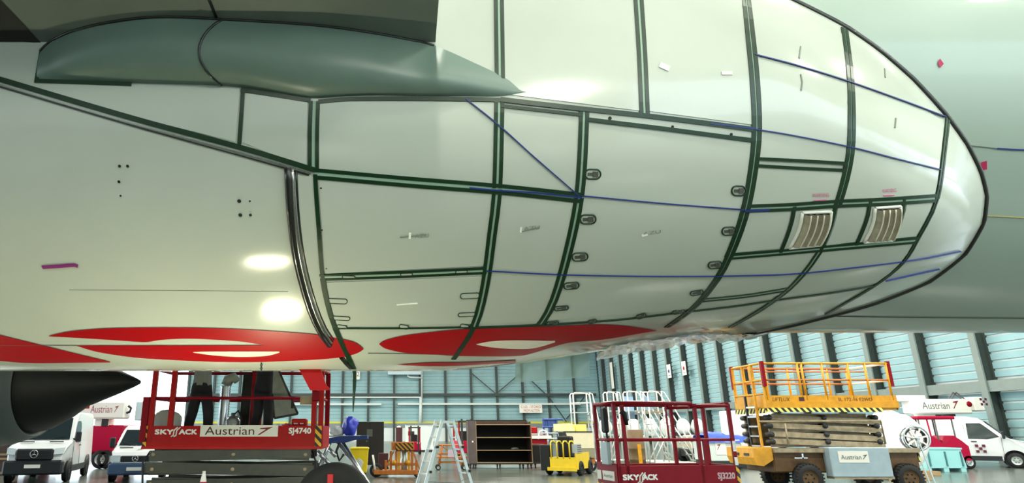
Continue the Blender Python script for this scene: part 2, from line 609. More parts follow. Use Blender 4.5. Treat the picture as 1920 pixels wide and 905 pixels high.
def dens(pl, step=14):
    out = []
    for a, b in zip(pl[:-1], pl[1:]):
        k = max(1, int(math.hypot(b[0] - a[0], b[1] - a[1]) / step))
        for i in range(k):
            out.append((a[0] + (b[0] - a[0]) * i / k, a[1] + (b[1] - a[1]) * i / k))
    out.append(pl[-1])
    return out
def smooth_pl(pl, step=14):
    """Catmull-Rom through the control pixels"""
    if len(pl) < 3:
        return dens(pl, step)
    P = [np.array(p, float) for p in pl]
    P = [2 * P[0] - P[1]] + P + [2 * P[-1] - P[-2]]
    out = []
    for i in range(1, len(P) - 2):
        k = max(1, int(np.linalg.norm(P[i + 1] - P[i]) / step))
        for j in range(k):
            t = j / k
            out.append(tuple(0.5 * (2 * P[i] + (P[i + 1] - P[i - 1]) * t + (2 * P[i - 1] - 5 * P[i] + 4 * P[i + 1] - P[i + 2]) * t * t + (3 * P[i] - P[i - 1] - 3 * P[i + 1] + P[i + 2]) * t ** 3)))
    out.append(tuple(pl[-1]))
    return out

def hits(pl, bv=None):
    r = [hit(x, y, bv) for x, y in pl]
    return [q for q in r if q]

def ribbon(pl, wd, off=0.0, lift=0.012, th=0.003, bv=None):
    """flat strip laid on the skin along a seam; off shifts it sideways"""
    h = hits(smooth_pl(pl), bv)
    b = MB()
    if len(h) < 2:
        return b
    a0, a1, b0, b1 = [], [], [], []
    for i, (p, n) in enumerate(h):
        t = (h[min(i + 1, len(h) - 1)][0] - h[max(i - 1, 0)][0]).normalized()
        s = n.cross(t).normalized()
        c = p + s * off
        a0.append(c - s * wd / 2 + n * 0.001); b0.append(c - s * wd / 2 + n * (lift + th))
        b1.append(c + s * wd / 2 + n * (lift + th)); a1.append(c + s * wd / 2 + n * 0.001)
    b.grid([a0, b0, b1, a1], smooth=False)
    return b
def fpart(b, name, m, label=None):
    """a piece of the belly fairing"""
    o = b.build(name, m, None, fix=False, label=label)
    o.parent = fairing
    o.matrix_parent_inverse = Matrix.Translation((0, -CY, 0)) @ Matrix.Translation((0, CY, 0))
    return o

def tape(pl, double=True, wd=0.036, gap=0.029):
    if double:
        fpart(ribbon(pl, 0.03, 0, 0.007, 0.002), 'seam_sealant', M_seam)
        fpart(ribbon(pl, wd, gap), 'tape_strip', M_tape)
        fpart(ribbon(pl, wd, -gap), 'tape_strip', M_tape)
    else:
        fpart(ribbon(pl, wd, 0), 'tape_strip', M_tape)

class VC:
    def __init__(s, pl):
        q = smooth_pl(pl, 8)
        s.y = [p[1] for p in q]; s.x = [p[0] for p in q]
    def __call__(s, y):
        return float(np.interp(y, s.y, s.x)), y
    def seg(s, y0, y1):
        k = max(3, int(abs(y1 - y0) / 22))
        return [s(y0 + (y1 - y0) * i / k) for i in range(k + 1)]

VL = VC([(540, 312), (545, 400), (555, 480), (575, 560), (597, 615), (618, 645)])
VA = VC([(590, 185), (591, 320), (598, 430), (605, 520), (620, 590), (640, 640), (664, 690)])
VB = VC([(935, -8), (937, 145), (936, 190), (932, 350), (922, 440), (908, 540), (888, 612), (850, 672)])
VCc = VC([(1095, 205), (1091, 300), (1085, 370), (1072, 440), (1050, 525), (1032, 575), (1012, 608)])
VU = VC([(1196, -8), (1203, 100), (1208, 214)])
VD = VC([(1397, -8), (1405, 60), (1414, 150), (1418, 240), (1412, 310), (1398, 388), (1375, 458), (1345, 520), (1300, 575), (1250, 612)])
VE = VC([(1582, 55), (1593, 150), (1595, 250), (1589, 310), (1570, 382), (1538, 466), (1482, 537), (1420, 583), (1364, 615)])
VF = VC([(1775, 222), (1771, 262), (1755, 373), (1719, 447), (1692, 491), (1641, 533), (1549, 588)])
K1 = VC([(1489, 386), (1485, 410), (1476, 440), (1463, 472)])
K2 = VC([(1566, 378), (1562, 405), (1553, 435), (1539, 466)])
K3 = VC([(1631, 376), (1626, 405), (1617, 430), (1605, 458)])
K4 = VC([(1694, 370), (1690, 400), (1681, 425), (1669, 452)])

def panel(A, a0, a1, B, b0, b1, m=None, inset=6, name='fairing_panel', lift=0.007, label=None):
    """one skin panel between two frame curves; y pixels at its four corners"""
    nu = max(4, int((B(0.5 * (b0 + b1))[0] - A(0.5 * (a0 + a1))[0]) / 30))
    nv = max(4, int(max(a1 - a0, b1 - b0) / 22))
    rows, top = [], []
    for i in range(nv + 1):
        t = i / nv
        lx, ly = A(a0 + inset + (a1 - a0 - 2 * inset) * t)
        rx, ry = B(b0 + inset + (b1 - b0 - 2 * inset) * t)
        r = []
        for j in range(nu + 1):
            s = j / nu
            q = hit(lx + inset + (rx - lx - 2 * inset) * s, ly + (ry - ly) * s)
            if q is None:
                r = None; break
            r.append(q)
        if r:
            rows.append(r)
    b = MB()
    if len(rows) < 2:
        return None
    b.grid([[p + n * lift for p, n in r] for r in rows], flip=True)
    edge = rows[0] + [r[-1] for r in rows[1:]] + rows[-1][-2::-1] + [r[0] for r in rows[-2:0:-1]]
    edge.append(edge[0])
    b.grid([[p + n * lift for p, n in edge], [p - n * 0.004 for p, n in edge]], smooth=False)
    return fpart(b, name, m or M_white, label)

class LX:
    """straight pixel edge used as a frame curve"""
    def __init__(s, a, b): s.a, s.b = a, b
    def __call__(s, y):
        t = (y - s.a[1]) / (s.b[1] - s.a[1])
        return s.a[0] + (s.b[0] - s.a[0]) * t, y

LT = LX((456, 165), (447, 272)); LR = LX((583, 187), (581, 318)); LL = LX((75, 160), (74, 168))
panel(LL, 152, 182, LT, 160, 272)
panel(LT, 160, 272, LR, 182, 322)
panel(VA, 184, 325, VB, 186, 352)
panel(VA, 327, 518, VB, 353, 503)
panel(VA, 523, 614, VB, 512, 612)
panel(VB, 192, 352, VCc, 205, 370)
panel(VB, 356, 612, VCc, 374, 607)
panel(VB, -8, 182, VU, -8, 214)
panel(VU, -8, 214, VD, -8, 240)
panel(VCc, 203, 224, VD, 240, 263, inset=4)
panel(VCc, 224, 605, VD, 262, 584)
panel(VD, -8, 303, VE, 58, 311)
panel(VD, 303, 390, VE, 311, 382)
panel(VE, 62, 380, VF, 228, 371)
panel(VD, 392, 479, K1, 386, 470)
panel(K2, 380, 466, K3, 376, 458)
panel(K4, 373, 452, VF, 371, 448)
panel(VD, 481, 575, VE, 468, 556, inset=4)
panel(VE, 468, 557, VF, 452, 533, inset=4)
panel(VL, 325, 640, VA, 327, 660, inset=3)
pv1 = panel(K1, 388, 470, K2, 380, 464, inset=4)
pv2 = panel(K3, 378, 457, K4, 372, 452, inset=4)

# recessed louvre vents inside two of the panels
M_vent = mat('vent_bronze', (168, 162, 140), 0.55, var=0.3, scale=14)
M_ventr = mat('vent_edge', (214, 208, 188), 0.5)
M_ventf = mat('vent_frame', (226, 228, 220), 0.35)
for q in ([(1503, 398), (1557, 396), (1537, 458), (1479, 464)], [(1639, 389), (1686, 386), (1672, 449), (1619, 453)]):
    (ax, ay), (bx, by), (cx, cy), (dx, dy) = q
    def Q(s, t, l):
        tt = t
        bow = 5 * math.sin(math.pi * t)
        x = (ax + (bx - ax) * s) * (1 - tt) + (dx + (cx - dx) * s) * tt + bow
        y = (ay + (by - ay) * s) * (1 - tt) + (dy + (cy - dy) * s) * tt
        p, n = hit(x, y)
        return p + n * l
    fr = MB()
    for e in ([(s / 8, 0) for s in range(9)], [(1, t / 8) for t in range(9)], [(1 - s / 8, 1) for s in range(9)], [(0, 1 - t / 8) for t in range(9)]):
        fr.tube([Q(s, t, 0.010) for s, t in e], 0.016, n=8)
    fpart(fr, 'vent_frame', M_ventf)
    bk = MB().grid([[Q(s / 8, t / 8, 0.0085) for s in range(9)] for t in range(9)], flip=True)
    fpart(bk, 'vent_backing', M_dark)
    for k in range(4):
        s0, s1 = 0.05 + 0.9 * k / 4, 0.05 + 0.9 * (k + 1) / 4 - 0.035
        b = MB()
        b.grid([[Q(s0, 0.05 + t * 0.9 / 8, 0.009), Q(s1, 0.05 + t * 0.9 / 8, 0.05)] for t in range(9)], smooth=False, flip=True)
        b.grid([[Q(s1, 0.05 + t * 0.9 / 8, 0.05), Q(s1, 0.05 + t * 0.9 / 8, 0.009)] for t in range(9)], smooth=False, flip=True)
        fpart(b, 'vent_louvre', M_vent)
        fpart(MB().tube([Q(s1, 0.05 + t * 0.9 / 8, 0.05) for t in range(9)], 0.007, n=5), 'vent_rib', M_ventr)

# green masking tape along the panel joints
tape([(-40, 137), (0, 149), (250, 222), (450, 276), (590, 318)], False, 0.05)
fpart(ribbon([(-40, 147), (0, 159), (250, 232), (450, 286), (583, 325)], 0.014, 0, 0.009), 'edge_strip', M_steel)
fpart(ribbon([(-40, 151), (0, 163), (250, 236), (450, 291), (580, 328)], 0.012, 0, 0.012), 'edge_strip', M_seal)
tape([(66, 152), (160, 155), (248, 159)], False, 0.035)
tape([(80, 92), (70, 152)], False, 0.04)
tape([(456, 168), (449, 272)], False, 0.036)
tape([(452, 169), (520, 179), (583, 189)], False, 0.04)
tape([(590, 190), (588, 250), (588, 318)], True, 0.036, 0.034)
tape([(597, 191), (660, 186), (760, 185), (870, 186), (940, 188)], False, 0.04)
tape(VA.seg(326, 520), False, 0.04)
tape(VA.seg(520, 614), False, 0.055)
tape(VA.seg(614, 690), False, 0.06)
tape([(590, 325), (760, 340), (935, 354), (1088, 370)], True, 0.036, 0.034)
tape([(600, 519), (760, 513), (912, 506)], True, 0.026, 0.034)
tape(VB.seg(-8, 148))
tape(VB.seg(188, 352))
tape(VB.seg(354, 612))
tape(VB.seg(612, 672), False, 0.06)
fpart(ribbon([(938, 187), (1095, 205), (1207, 217), (1330, 232), (1412, 243)], 0.044, 0, 0.017), 'tape_strip', M_tape)
fpart(ribbon([(940, 199), (1092, 216)], 0.03, 0, 0.017), 'tape_strip', M_tape)
tape(VU.seg(-8, 214))
tape(VCc.seg(206, 368))
tape(VCc.seg(370, 608))
fpart(ribbon([(1100, 224), (1250, 242), (1408, 263)], 0.036, 0, 0.017), 'tape_strip', M_tape)
tape(VD.seg(-8, 240), True, 0.04, 0.026)
tape(VD.seg(240, 480), True, 0.04, 0.026)
tape(VD.seg(480, 612), True, 0.034, 0.022)
tape(VE.seg(55, 382), True, 0.034, 0.022)
tape(VE.seg(470, 612), True, 0.02, 0.02)
tape(VF.seg(224, 372), True, 0.024, 0.018)
tape(VF.seg(372, 588), True, 0.018, 0.014)
tape([(1418, 297), (1500, 301), (1586, 306)], False, 0.03)
tape([(1414, 310), (1500, 315), (1586, 319)], False, 0.03)
tape([(1400, 390), (1480, 387), (1570, 381), (1660, 377), (1752, 371)], True, 0.032, 0.026)
tape([(1368, 480), (1450, 473), (1539, 465), (1630, 457), (1718, 449)], True, 0.026, 0.026)
for K in (K1, K2, K3, K4):
    tape(K.seg(K.y[0], K.y[-1]), False, 0.03)
tape([(1312, 562), (1400, 553), (1475, 541)], True, 0.02, 0.03)
tape([(1280, 584), (1370, 574), (1460, 561), (1550, 549), (1640, 534)], False, 0.03)
tape([(632, 614), (760, 614), (888, 612)], False, 0.02)
tape([(888, 613), (1012, 608), (1150, 599), (1280, 584)], False, 0.03)
# blue string lines
for pl in ([(872, 185), (935, 235), (1000, 293), (1085, 366)], [(1090, 366), (1250, 381), (1395, 392)], [(1414, 103), (1500, 126), (1595, 156), (1690, 190), (1770, 220)], [(1385, 238), (1480, 253), (1590, 275), (1680, 298), (1760, 318)]):
    fpart(ribbon(pl, 0.010, 0, 0.018), 'blue_line', M_blue)
for pl in ([(912, 506), (1050, 513), (1200, 516), (1345, 516)], [(1345, 516), (1480, 512), (1600, 500), (1720, 485), (1800, 470)], [(1660, 525), (1760, 503)]):
    fpart(ribbon(pl, 0.006, 0, 0.018), 'blue_line', M_blue)
fpart(ribbon([(880, 351), (935, 356), (1000, 360), (1090, 369)], 0.012, 0, 0.02), 'blue_line', M_blue)
fpart(ribbon([(1330, 232), (1412, 241)], 0.012, 0, 0.02), 'blue_line', M_blue)
fpart(ribbon([(1395, 394), (1440, 392)], 0.02, 0, 0.02), 'blue_line', M_blue)

# rubber rim round the aft end and the dark seal at the wheel-bay edge
rim = [S(x_end(p) - 0.004, p) for p in np.linspace(-50, 230, 180)]
fpart(MB().tube(rim, 0.030, n=8), 'rim_seal', M_seal)
rim2 = [cyl(x_end(p) + 0.035, p, RF + 0.022) for p in np.linspace(-50, 230, 180)]
fpart(MB().tube(rim2, 0.012, n=6), 'rim_edge', M_steel)
sl = hits(VL.seg(314, 645))
fpart(MB().tube([p + n * 0.015 for p, n in sl], 0.036, n=8), 'bay_seal', M_seal)
sl = hits([(x + 8, y) for x, y in VL.seg(316, 640)])
fpart(MB().tube([p + n * 0.015 for p, n in sl], 0.018, n=8), 'bay_seal_edge', M_steel)
sl = hits([(x + 15, y) for x, y in VL.seg(320, 636)])
fpart(MB().tube([p + n * 0.006 for p, n in sl], 0.012, n=6), 'bay_seal', M_seal)
fpart(ribbon([(640, 668), (650, 680), (659, 689)], 0.05, 0, 0.02), 'bay_seal', M_seal)

# latches
M_lat = mat('latch_grey', (90, 92, 86), 0.45, metal=0.3)
def latch(px, py, w, h, ang, kind=0):
    c, s_ = math.cos(R(ang)), math.sin(R(ang))
    def T(a, b, l):
        q = hit(px + a * c - b * s_, py + a * s_ + b * c)
        return q[0] + q[1] * l if q else None
    ring = []
    for i in range(20):
        t = 2 * math.pi * i / 20
        ca, sa = math.cos(t), math.sin(t)
        a = (w / 2 - h / 2) * (1 if ca > 0 else -1) + h / 2 * ca
        ring.append(T(a, h / 2 * sa, 0.010))
    if any(r is None for r in ring):
        return
    b = MB()
    b.tube(ring, 0.0085 if kind == 0 else 0.006, n=6, closed=True, mi=0)
    b.add([r - Vector((0, 0, 0)) for r in ring], [list(range(20))], 2)
    if kind == 0:
        e = w * 0.34
        for (x0, x1, y0, y1, mi, l) in ((-e, e * 0.1, -h * 0.16, h * 0.16, 1, 0.016), (0, e, -h * 0.28, h * 0.28, 1, 0.022)):
            vs = [T(x0, y0, l), T(x1, y0, l), T(x1, y1, l), T(x0, y1, l), T(x0, y0, 0.004), T(x1, y0, 0.004), T(x1, y1, 0.004), T(x0, y1, 0.004)]
            b.add(vs, [(0, 1, 2, 3), (0, 4, 5, 1), (1, 5, 6, 2), (2, 6, 7, 3), (3, 7, 4, 0)], mi)
    fpart(b, 'latch', [M_tape, M_lat, M_white])
for px, py, w, h, a in ((1111, 326, 29, 18, 0), (1102, 410, 29, 17, -2), (1087, 480, 29, 15, -4), (1071, 534, 28, 12, -6), (1052, 576, 26, 8, -6), (1036, 604, 22, 5, -4),
                        (1384, 357, 26, 18, 0), (1366, 432, 26, 15, -4), (1340, 495, 25, 13, -6), (1306, 547, 24, 8, -10), (1272, 583, 22, 6, -10), (1110, 601, 16, 6, -14), (1202, 591, 18, 7, -16)):
    latch(px, py, w, h, a)
for px, py, w, h, a in ((632, 563, 38, 9, 2), (881, 553, 36, 10, -3), (638, 595, 36, 7, 3), (875, 588, 32, 7, -3), (641, 611, 18, 6, 8), (757, 611, 17, 7, 10), (871, 610, 16, 7, 10), (654, 518, 24, 5, 2), (762, 513, 22, 5, -2), (865, 508, 22, 5, -3)):
    latch(px, py, w, h, a, 1)

# small rivet holes and grease spots
for px, py, r in ((225, 311, 3), (240, 311, 3), (224, 340, 3), (227, 366, 2), (449, 376, 4), (469, 376, 2), (451, 402, 4), (470, 402, 3), (1143, 222, 3.5), (1260, 238, 3), (1370, 252, 3), (602, 352, 2), (604, 430, 2), (612, 502, 2)):
    p, n = hit(px, py)
    u = n.orthogonal().normalized(); v = n.cross(u)
    rr = r / 200
    b = MB().add([p + n * 0.011 + (u * math.cos(t) + v * math.sin(t)) * rr for t in np.linspace(0, 2 * math.pi, 9)[:-1]], [list(range(8))])
    fpart(b, 'rivet_hole', M_black)

# lettering and marks printed on the skin
def print_text(txt, px, py, h, wd, m, ang=0, name='stencil_lettering'):
    vs, fs = text_geom(txt)
    mw = max(v[0] for v in vs)
    c, s_ = math.cos(R(ang)), math.sin(R(ang))
    P = []
    for x, y in vs:
        a, b = x / mw * wd, -y * h
        q = hit(px + a * c - b * s_, py + a * s_ + b * c)
        P.append(q[0] + q[1] * 0.012)
    fpart(MB().add(P, fs), name, m)
M_pinkl = mat('warning_pink', (206, 100, 150), 0.5)
M_pencil = mat('pencil_grey', (132, 138, 128), 0.6)
print_text('AZU', 778, 445, 7, 26, M_pencil, -4)
print_text('AZU', 982, 431, 7, 30, M_pencil, -6)
print_text('AZU', 1205, 440, 6, 34, M_pencil, -8)
print_text('WARNING', 1522, 369, 7, 31, M_pinkl, -2)
fpart(ribbon([(1524, 375), (1549, 374)], 0.007, 0, 0.011), 'stencil_line', M_pinkl)
fpart(ribbon([(1519, 380), (1549, 379)], 0.007, 0, 0.011), 'stencil_line', M_pinkl)
print_text('WARNING', 1652, 361, 7, 27, M_pinkl, -4)
fpart(ribbon([(1655, 366), (1675, 365)], 0.007, 0, 0.011), 'stencil_line', M_pinkl)
# torn bits of white film and pencil strokes on the panels
M_film = mat('white_film', (250, 250, 240), 0.4)
for pl, wd in (([(769, 434), (768, 446)], 0.022), ([(977, 424), (976, 434)], 0.016), ([(1236, 122), (1254, 130)], 0.05), ([(1352, 138), (1372, 138)], 0.03), ([(744, 570), (783, 567)], 0.014), ([(1203, 441), (1214, 438)], 0.02)):
    fpart(ribbon(pl, wd, 0, 0.012), 'film_scrap', M_film)
for pl in ([(1500, 88), (1497, 110)], [(1500, 140), (1503, 155), (1501, 170)], [(1657, 130), (1658, 146)], [(1678, 222), (1676, 240)], [(750, 443), (800, 439)], [(975, 433), (1012, 424)]):
    fpart(ribbon(pl, 0.012, 0, 0.011), 'pencil_mark', M_pencil)
# pink tape flags on the barrel and the purple one ahead of the bay
for q in ([(1757, 118), (1761, 110), (1768, 120), (1761, 128)], [(1838, 304), (1849, 301), (1849, 317), (1838, 319)]):
    P = []
    for x, y in q:
        h = hit(x, y)
        P.append(h[0] + h[1] * 0.01)
    b = MB().add(P, [(0, 1, 2, 3)])
    o = child(b, 'tape_flag', mat('flag_crimson', (176, 24, 76), 0.5), fuselage)
    o.matrix_parent_inverse = Matrix.Identity(4)
fpart(ribbon([(80, 500), (112, 498), (140, 496), (147, 498)], 0.035, 0, 0.012), 'tape_flag', mat('flag_purple', (128, 20, 110), 0.5))
def barrel_line(pl, wd, m, name):
    b = ribbon(pl, wd, 0, 0.006)
    o = child(b, name, m, fuselage)
    o.matrix_parent_inverse = Matrix.Identity(4)
barrel_line([(1868, 278), (1895, 280), (1925, 281)], 0.016, M_blue, 'blue_line')
barrel_line([(1560, 592), (1700, 594), (1925, 596)], 0.014, M_olive, 'skin_seam')
barrel_line([(1850, 404), (1925, 408)], 0.008, mat('yellow_line', (190, 176, 110), 0.5), 'skin_seam')
barrel_line([(1815, 272), (1868, 278)], 0.005, M_letg, 'skin_seam')

fpart(ribbon([(130, 543), (300, 544), (540, 546)], 0.003, 0, 0.002), 'skin_seam', mat('seam_grey', (140, 148, 136), 0.5))
fpart(ribbon([(-20, 646), (144, 646.5)], 0.006, 0, 0.006), 'skin_seam', M_letg)
fpart(ribbon([(690, 661), (760, 662), (850, 664)], 0.008, 0, 0.006), 'skin_seam', M_letg)
# red lettering strokes on the underside
def swoosh(top, bot, x0, x1, m, rows=6, lift=0.009, name='belly_lettering', label=None):
    tx, ty = zip(*smooth_pl(top, 6)) if len(top) > 2 else zip(*top)
    bx, by = zip(*smooth_pl(bot, 6)) if len(bot) > 2 else zip(*bot)
    k = max(6, int((x1 - x0) / 6))
    R_ = []
    for i in range(k + 1):
        x = x0 + (x1 - x0) * i / k
        a, c = float(np.interp(x, tx, ty)), float(np.interp(x, bx, by))
        col = [hit(x, a + (c - a) * j / rows) for j in range(rows + 1)]
        if any(q is None for q in col):
            continue
        R_.append([p + n * lift for p, n in col])
    if len(R_) > 1:
        fpart(MB().grid(R_), name, m, label)
T1 = [(92, 628), (131, 620), (187, 615), (253, 613), (360, 613), (454, 616), (547, 622), (594, 626), (641, 634), (667, 641), (681, 652)]
B1 = [(92, 629), (180, 634), (268, 640), (276, 640), (300, 636), (328, 634), (360, 633.5), (397, 635), (454, 639), (498, 646)]
B2 = [(144, 647), (187, 659), (262, 669.5), (360, 675), (416, 677), (491, 677), (594, 672.5), (641, 668), (669, 661), (681, 654)]
swoosh(T1, B1, 92, 498, M_red)
swoosh(T1, B2, 498, 681, M_red)
swoosh([(144, 646.5), (498, 646)], B2, 144, 498, M_red)
swoosh([(363, 658), (400, 657), (524, 657)], [(363, 659), (400, 664), (450, 667), (500, 665), (524, 659)], 363, 524, M_cream, 3, 0.012)
swoosh([(-60, 612), (207, 677)], [(-60, 674), (0, 675), (56, 679), (207, 678)], -60, 207, M_red)
T4 = [(711, 643), (723, 636), (759, 627.5), (811, 621), (867, 616), (942, 612.5), (1040, 610), (1115, 607), (1168, 609), (1204, 614), (1230, 618)]
B4 = [(711, 644), (723, 652), (759, 660), (811, 663), (867, 666), (967, 666), (1000, 660), (1040, 648), (1072, 640), (1132, 635), (1204, 623), (1230, 619)]
swoosh(T4, B4, 711, 1230, M_red)
swoosh([(893, 643), (920, 638), (960, 636), (1040, 637)], [(893, 644), (920, 649), (960, 652), (1000, 651), (1040, 640)], 893, 1040, M_cream, 3, 0.012)
swoosh([(744, 682), (811, 678), (867, 678), (967, 674)], [(744, 682.5), (780, 684), (811, 685), (867, 684), (967, 678)], 744, 967, M_red, 3)

# ------------------------------------------------------------------ wing, root fillet
def wz(y): return 5.36 + 0.13 * (5.3 - y)
def wing_hit(px, py, dz=0.0):
    d = ray(px, py)
    t = (5.36 + 0.13 * 5.3 + dz - EYE) / (d.z + 0.13 * d.y)
    return Vector((0, 0, EYE)) + d * t
wing = MB()
sects = []
for y, xl, xt, th in ((8.0, -12.5, 0.42, 1.5), (5.2, -11.5, 0.36, 1.3), (3.6, -10.6, 0.36, 1.15), (0, -8.8, 0.6, 0.95), (-6, -5.8, 1.2, 0.7), (-14, -1.6, 3.2, 0.5), (-22, 2.6, 5.4, 0.35)):
    z = wz(y)
    ch = xt - xl
    sects.append([(xt, y, z), (xt, y, z + 0.03), (xt - 0.35 * ch, y, z + 0.75 * th), (xl + 0.3 * ch, y, z + th), (xl + 0.06 * ch, y, z + 0.75 * th), (xl, y, z + 0.3 * th), (xl + 0.05 * ch, y, z + 0.03), (xl + 0.3 * ch, y, z), (xt, y, z)])
wing.grid(sects, smooth=False)
wing.f.append([len(wing.v) - 9 + i for i in range(8)]); wing.m.append(0); wing.sm.append(False)
wing_o = child(wing, 'wing', M_wing, aircraft, fix=True)
b = MB().add([wing_hit(x, y, -0.006) for x, y in ((-300, -300), (-20, -22), (12, 12), (78, 81), (40, 78), (-300, 77))], [list(range(6))])  # flat black patch, the shade of an open bay put into its colour
o = child(b, 'wheel_bay_shade', M_black, wing_o); o.matrix_parent_inverse = Matrix.Identity(4)
b = MB()
pl = [wing_hit(x, y, -0.004) for x, y in ((383, -40), (392, 0), (406, 33))]
b.tube(pl, 0.014, n=6)
o = child(b, 'flap_seam', M_seal, wing_o); o.matrix_parent_inverse = Matrix.Identity(4)

ftop = smooth_pl([(76, 96), (95, 78), (130, 60), (200, 42), (300, 31), (430, 36), (560, 44), (640, 52), (740, 68), (816, 86), (890, 118), (940, 142), (986, 171)], 12)
fbot = smooth_pl([(70, 149), (160, 152), (250, 156), (400, 160), (452, 164), (520, 174), (583, 184), (640, 181), (700, 179), (800, 180), (870, 180), (940, 180), (986, 173)], 12)
def resample(pl, n):
    P = np.array(pl)
    d = np.concatenate([[0], np.cumsum(np.hypot(*np.diff(P, axis=0).T))])
    t = np.linspace(0, d[-1], n)
    return list(zip(np.interp(t, d, P[:, 0]), np.interp(t, d, P[:, 1])))
NF = 70
rows = []
for i, ((ax, ay), (bx, by)) in enumerate(zip(resample(ftop, NF), resample(fbot, NF))):
    u = i / (NF - 1)
    hb, nb = hit(bx, by)
    ht, nt = hit(ax, ay)
    if ax < 816:
        tp = wing_hit(ax, ay)
        if (tp - ht).dot(nt) < 0.01: tp = ht + nt * 0.01
    else:
        k = (ax - 816) / 170
        tp = ht + nt * (0.42 * (1 - k) ** 1.3)
        wp = wing_hit(816, 86)
        d0 = (wp - hit(816, 86)[0]).length
        dv = (Vector((0, 0, EYE)) - ht).normalized()
        tp = ht + dv * d0 * (1 - k) ** 1.2
    bt = hb + nb * 0.008
    bulge = 0.15 * math.sin(math.pi * min(1, u * 1.02)) ** 0.5 + 0.02
    row = []
    for j in range(15):
        t = j / 14
        p = tp.lerp(bt, t)
        w_ = (1 - (2 * t - 1) ** 2)
        p = p + (Vector((0, -0.75, -0.66)) * bulge * w_ * (0.75 + 0.5 * t)) * (1 if ax < 816 else max(0.1, 1 - (ax - 816) / 190))
        row.append(p)
    rows.append(row)
fil = child(MB().grid(rows, flip=False), 'wing_root_fillet', M_fillet, aircraft)
ntop = sum(1 for q in resample(ftop, NF) if q[0] < 816)
iseam = min(range(NF), key=lambda i: abs(resample(ftop, NF)[i][0] - 425))
sm_pts = []
for j in range(15):
    k = iseam - 0.20 * iseam * math.sin(math.pi * (j / 14) ** 0.8) * 0.5
    k0 = int(k); f_ = k - k0
    sm_pts.append(rows[k0][j].lerp(rows[k0 + 1][j], f_) + Vector((0, -0.006, -0.004)))
o = child(MB().tube(sm_pts, 0.011, n=6), 'fillet_seam', M_seal, fil); o.matrix_parent_inverse = Matrix.Identity(4)
o = child(MB().tube([r[0] + Vector((0, -0.004, -0.008)) for r in rows[:ntop]], 0.012, n=6), 'fillet_seam', M_seal, fil); o.matrix_parent_inverse = Matrix.Identity(4)

# red blade fin under the belly, drain hook and chain, tail of hanging tape
Yf = 8.6
fin = [at(542, 655, Yf), at(588, 655, Yf), at(612, 722, Yf), at(618, 727, Yf), at(617, 731, Yf), at(582, 731, Yf)]
b = MB().prism([(p.x, p.z) for p in fin], Yf - 0.04, Yf + 0.04)
child(b, 'blade_fin', mat('fin_red', (156, 2, 8), 0.5, spec=0.2), aircraft, fix=True)
b = MB().prism([(p.x, p.z) for p in (at(536, 652, Yf), at(600, 650, Yf), at(600, 663, Yf), at(548, 663, Yf))], Yf - 0.12, Yf + 0.12)
child(b, 'fin_base', mat('fin_red', (156, 2, 8), 0.5, spec=0.2), aircraft, fix=True)
Yh = 8.2
b = MB().tube([at(456, 655, Yh), at(459, 651, Yh), at(470, 655, Yh), at(484, 662, Yh), at(490, 667, Yh)], 0.018)
b.ball(at(457, 655, Yh), 0.03)
child(b, 'drain_hook', M_dark, aircraft, fix=True)
ch = MB()
for k in range(9):
    c = at(490, 668 + k * 3.2, Yh)
    ch.tube([c + Vector((0.012 * math.cos(t) if k % 2 else 0, 0 if k % 2 else 0.012 * math.cos(t), 0.017 * math.sin(t))) for t in np.linspace(0, 2 * math.pi, 9)[:-1]], 0.005, n=5, closed=True)
child(ch, 'hook_chain', M_tape, aircraft, fix=True)
Yt = 9.4
tp = [at(x, y, Yt) for x, y in ((664, 688), (665, 700), (664.5, 725), (663, 750), (662, 772))]
b = MB()
b.grid([[p + Vector((-s_ * w_, 0.004 * q, 0)) for p, w_ in zip(tp, (0.03, 0.028, 0.024, 0.016, 0.006))] for s_, q in ((-1, 0), (1, 1))], smooth=False)
child(b, 'hanging_tape', M_tape, aircraft)

# clear film and foil hanging from the belly
M_clear = mat('clear_film', (176, 204, 194), 0.25, alpha=0.6)
Yc = 9.6
b = MB()
rows = []
for j in range(5):
    t = j / 4
    rows.append([at(966 + i * 14, (694 - i * 1.0) * (1 - t) * 0 + (670 - i * 1.2) * (1 - t) + (717 - i * 1.1) * t, Yc + 0.03 * math.sin(i * 1.7 + j)) for i in range(11)])
b.grid(rows)
rows = [[at(1101 + 4 * math.sin(j) + s * 5, 660 + j * 7, Yc) for j in range(7)] for s in (0, 1)]
child(b, 'hanging_film', M_clear, aircraft)
M_foil = mat('crumpled_film', (236, 240, 238), 0.2, coat=0.4, alpha=0.85)
random.seed(4)
rows = []
for j in range(6):
    r_ = []
    for i in range(44):
        x = 1118 + i * 7
        yb = float(np.interp(x, [1118, 1200, 1300, 1400, 1430], [668, 652, 638, 630, 627]))
        yt = yb - float(np.interp(x, [1118, 1150, 1300, 1430], [6, 18, 14, 5]))
        q = hit(x, yt + (yb - 1 - yt) * j / 5)
        if q is None:
            q = (at(x, yb, 9.3), Vector((0, 0, -1)))
        r_.append(q[0] + q[1] * (0.012 + random.random() * 0.03) + (Vector((0, 0, -0.01 - random.random() * 0.03)) if j == 5 else Vector((0, 0, 0))))
    rows.append(r_)
o = child(MB().grid(rows, smooth=False), 'crumpled_film', M_foil, fairing); o.matrix_parent_inverse = Matrix.Identity(4)

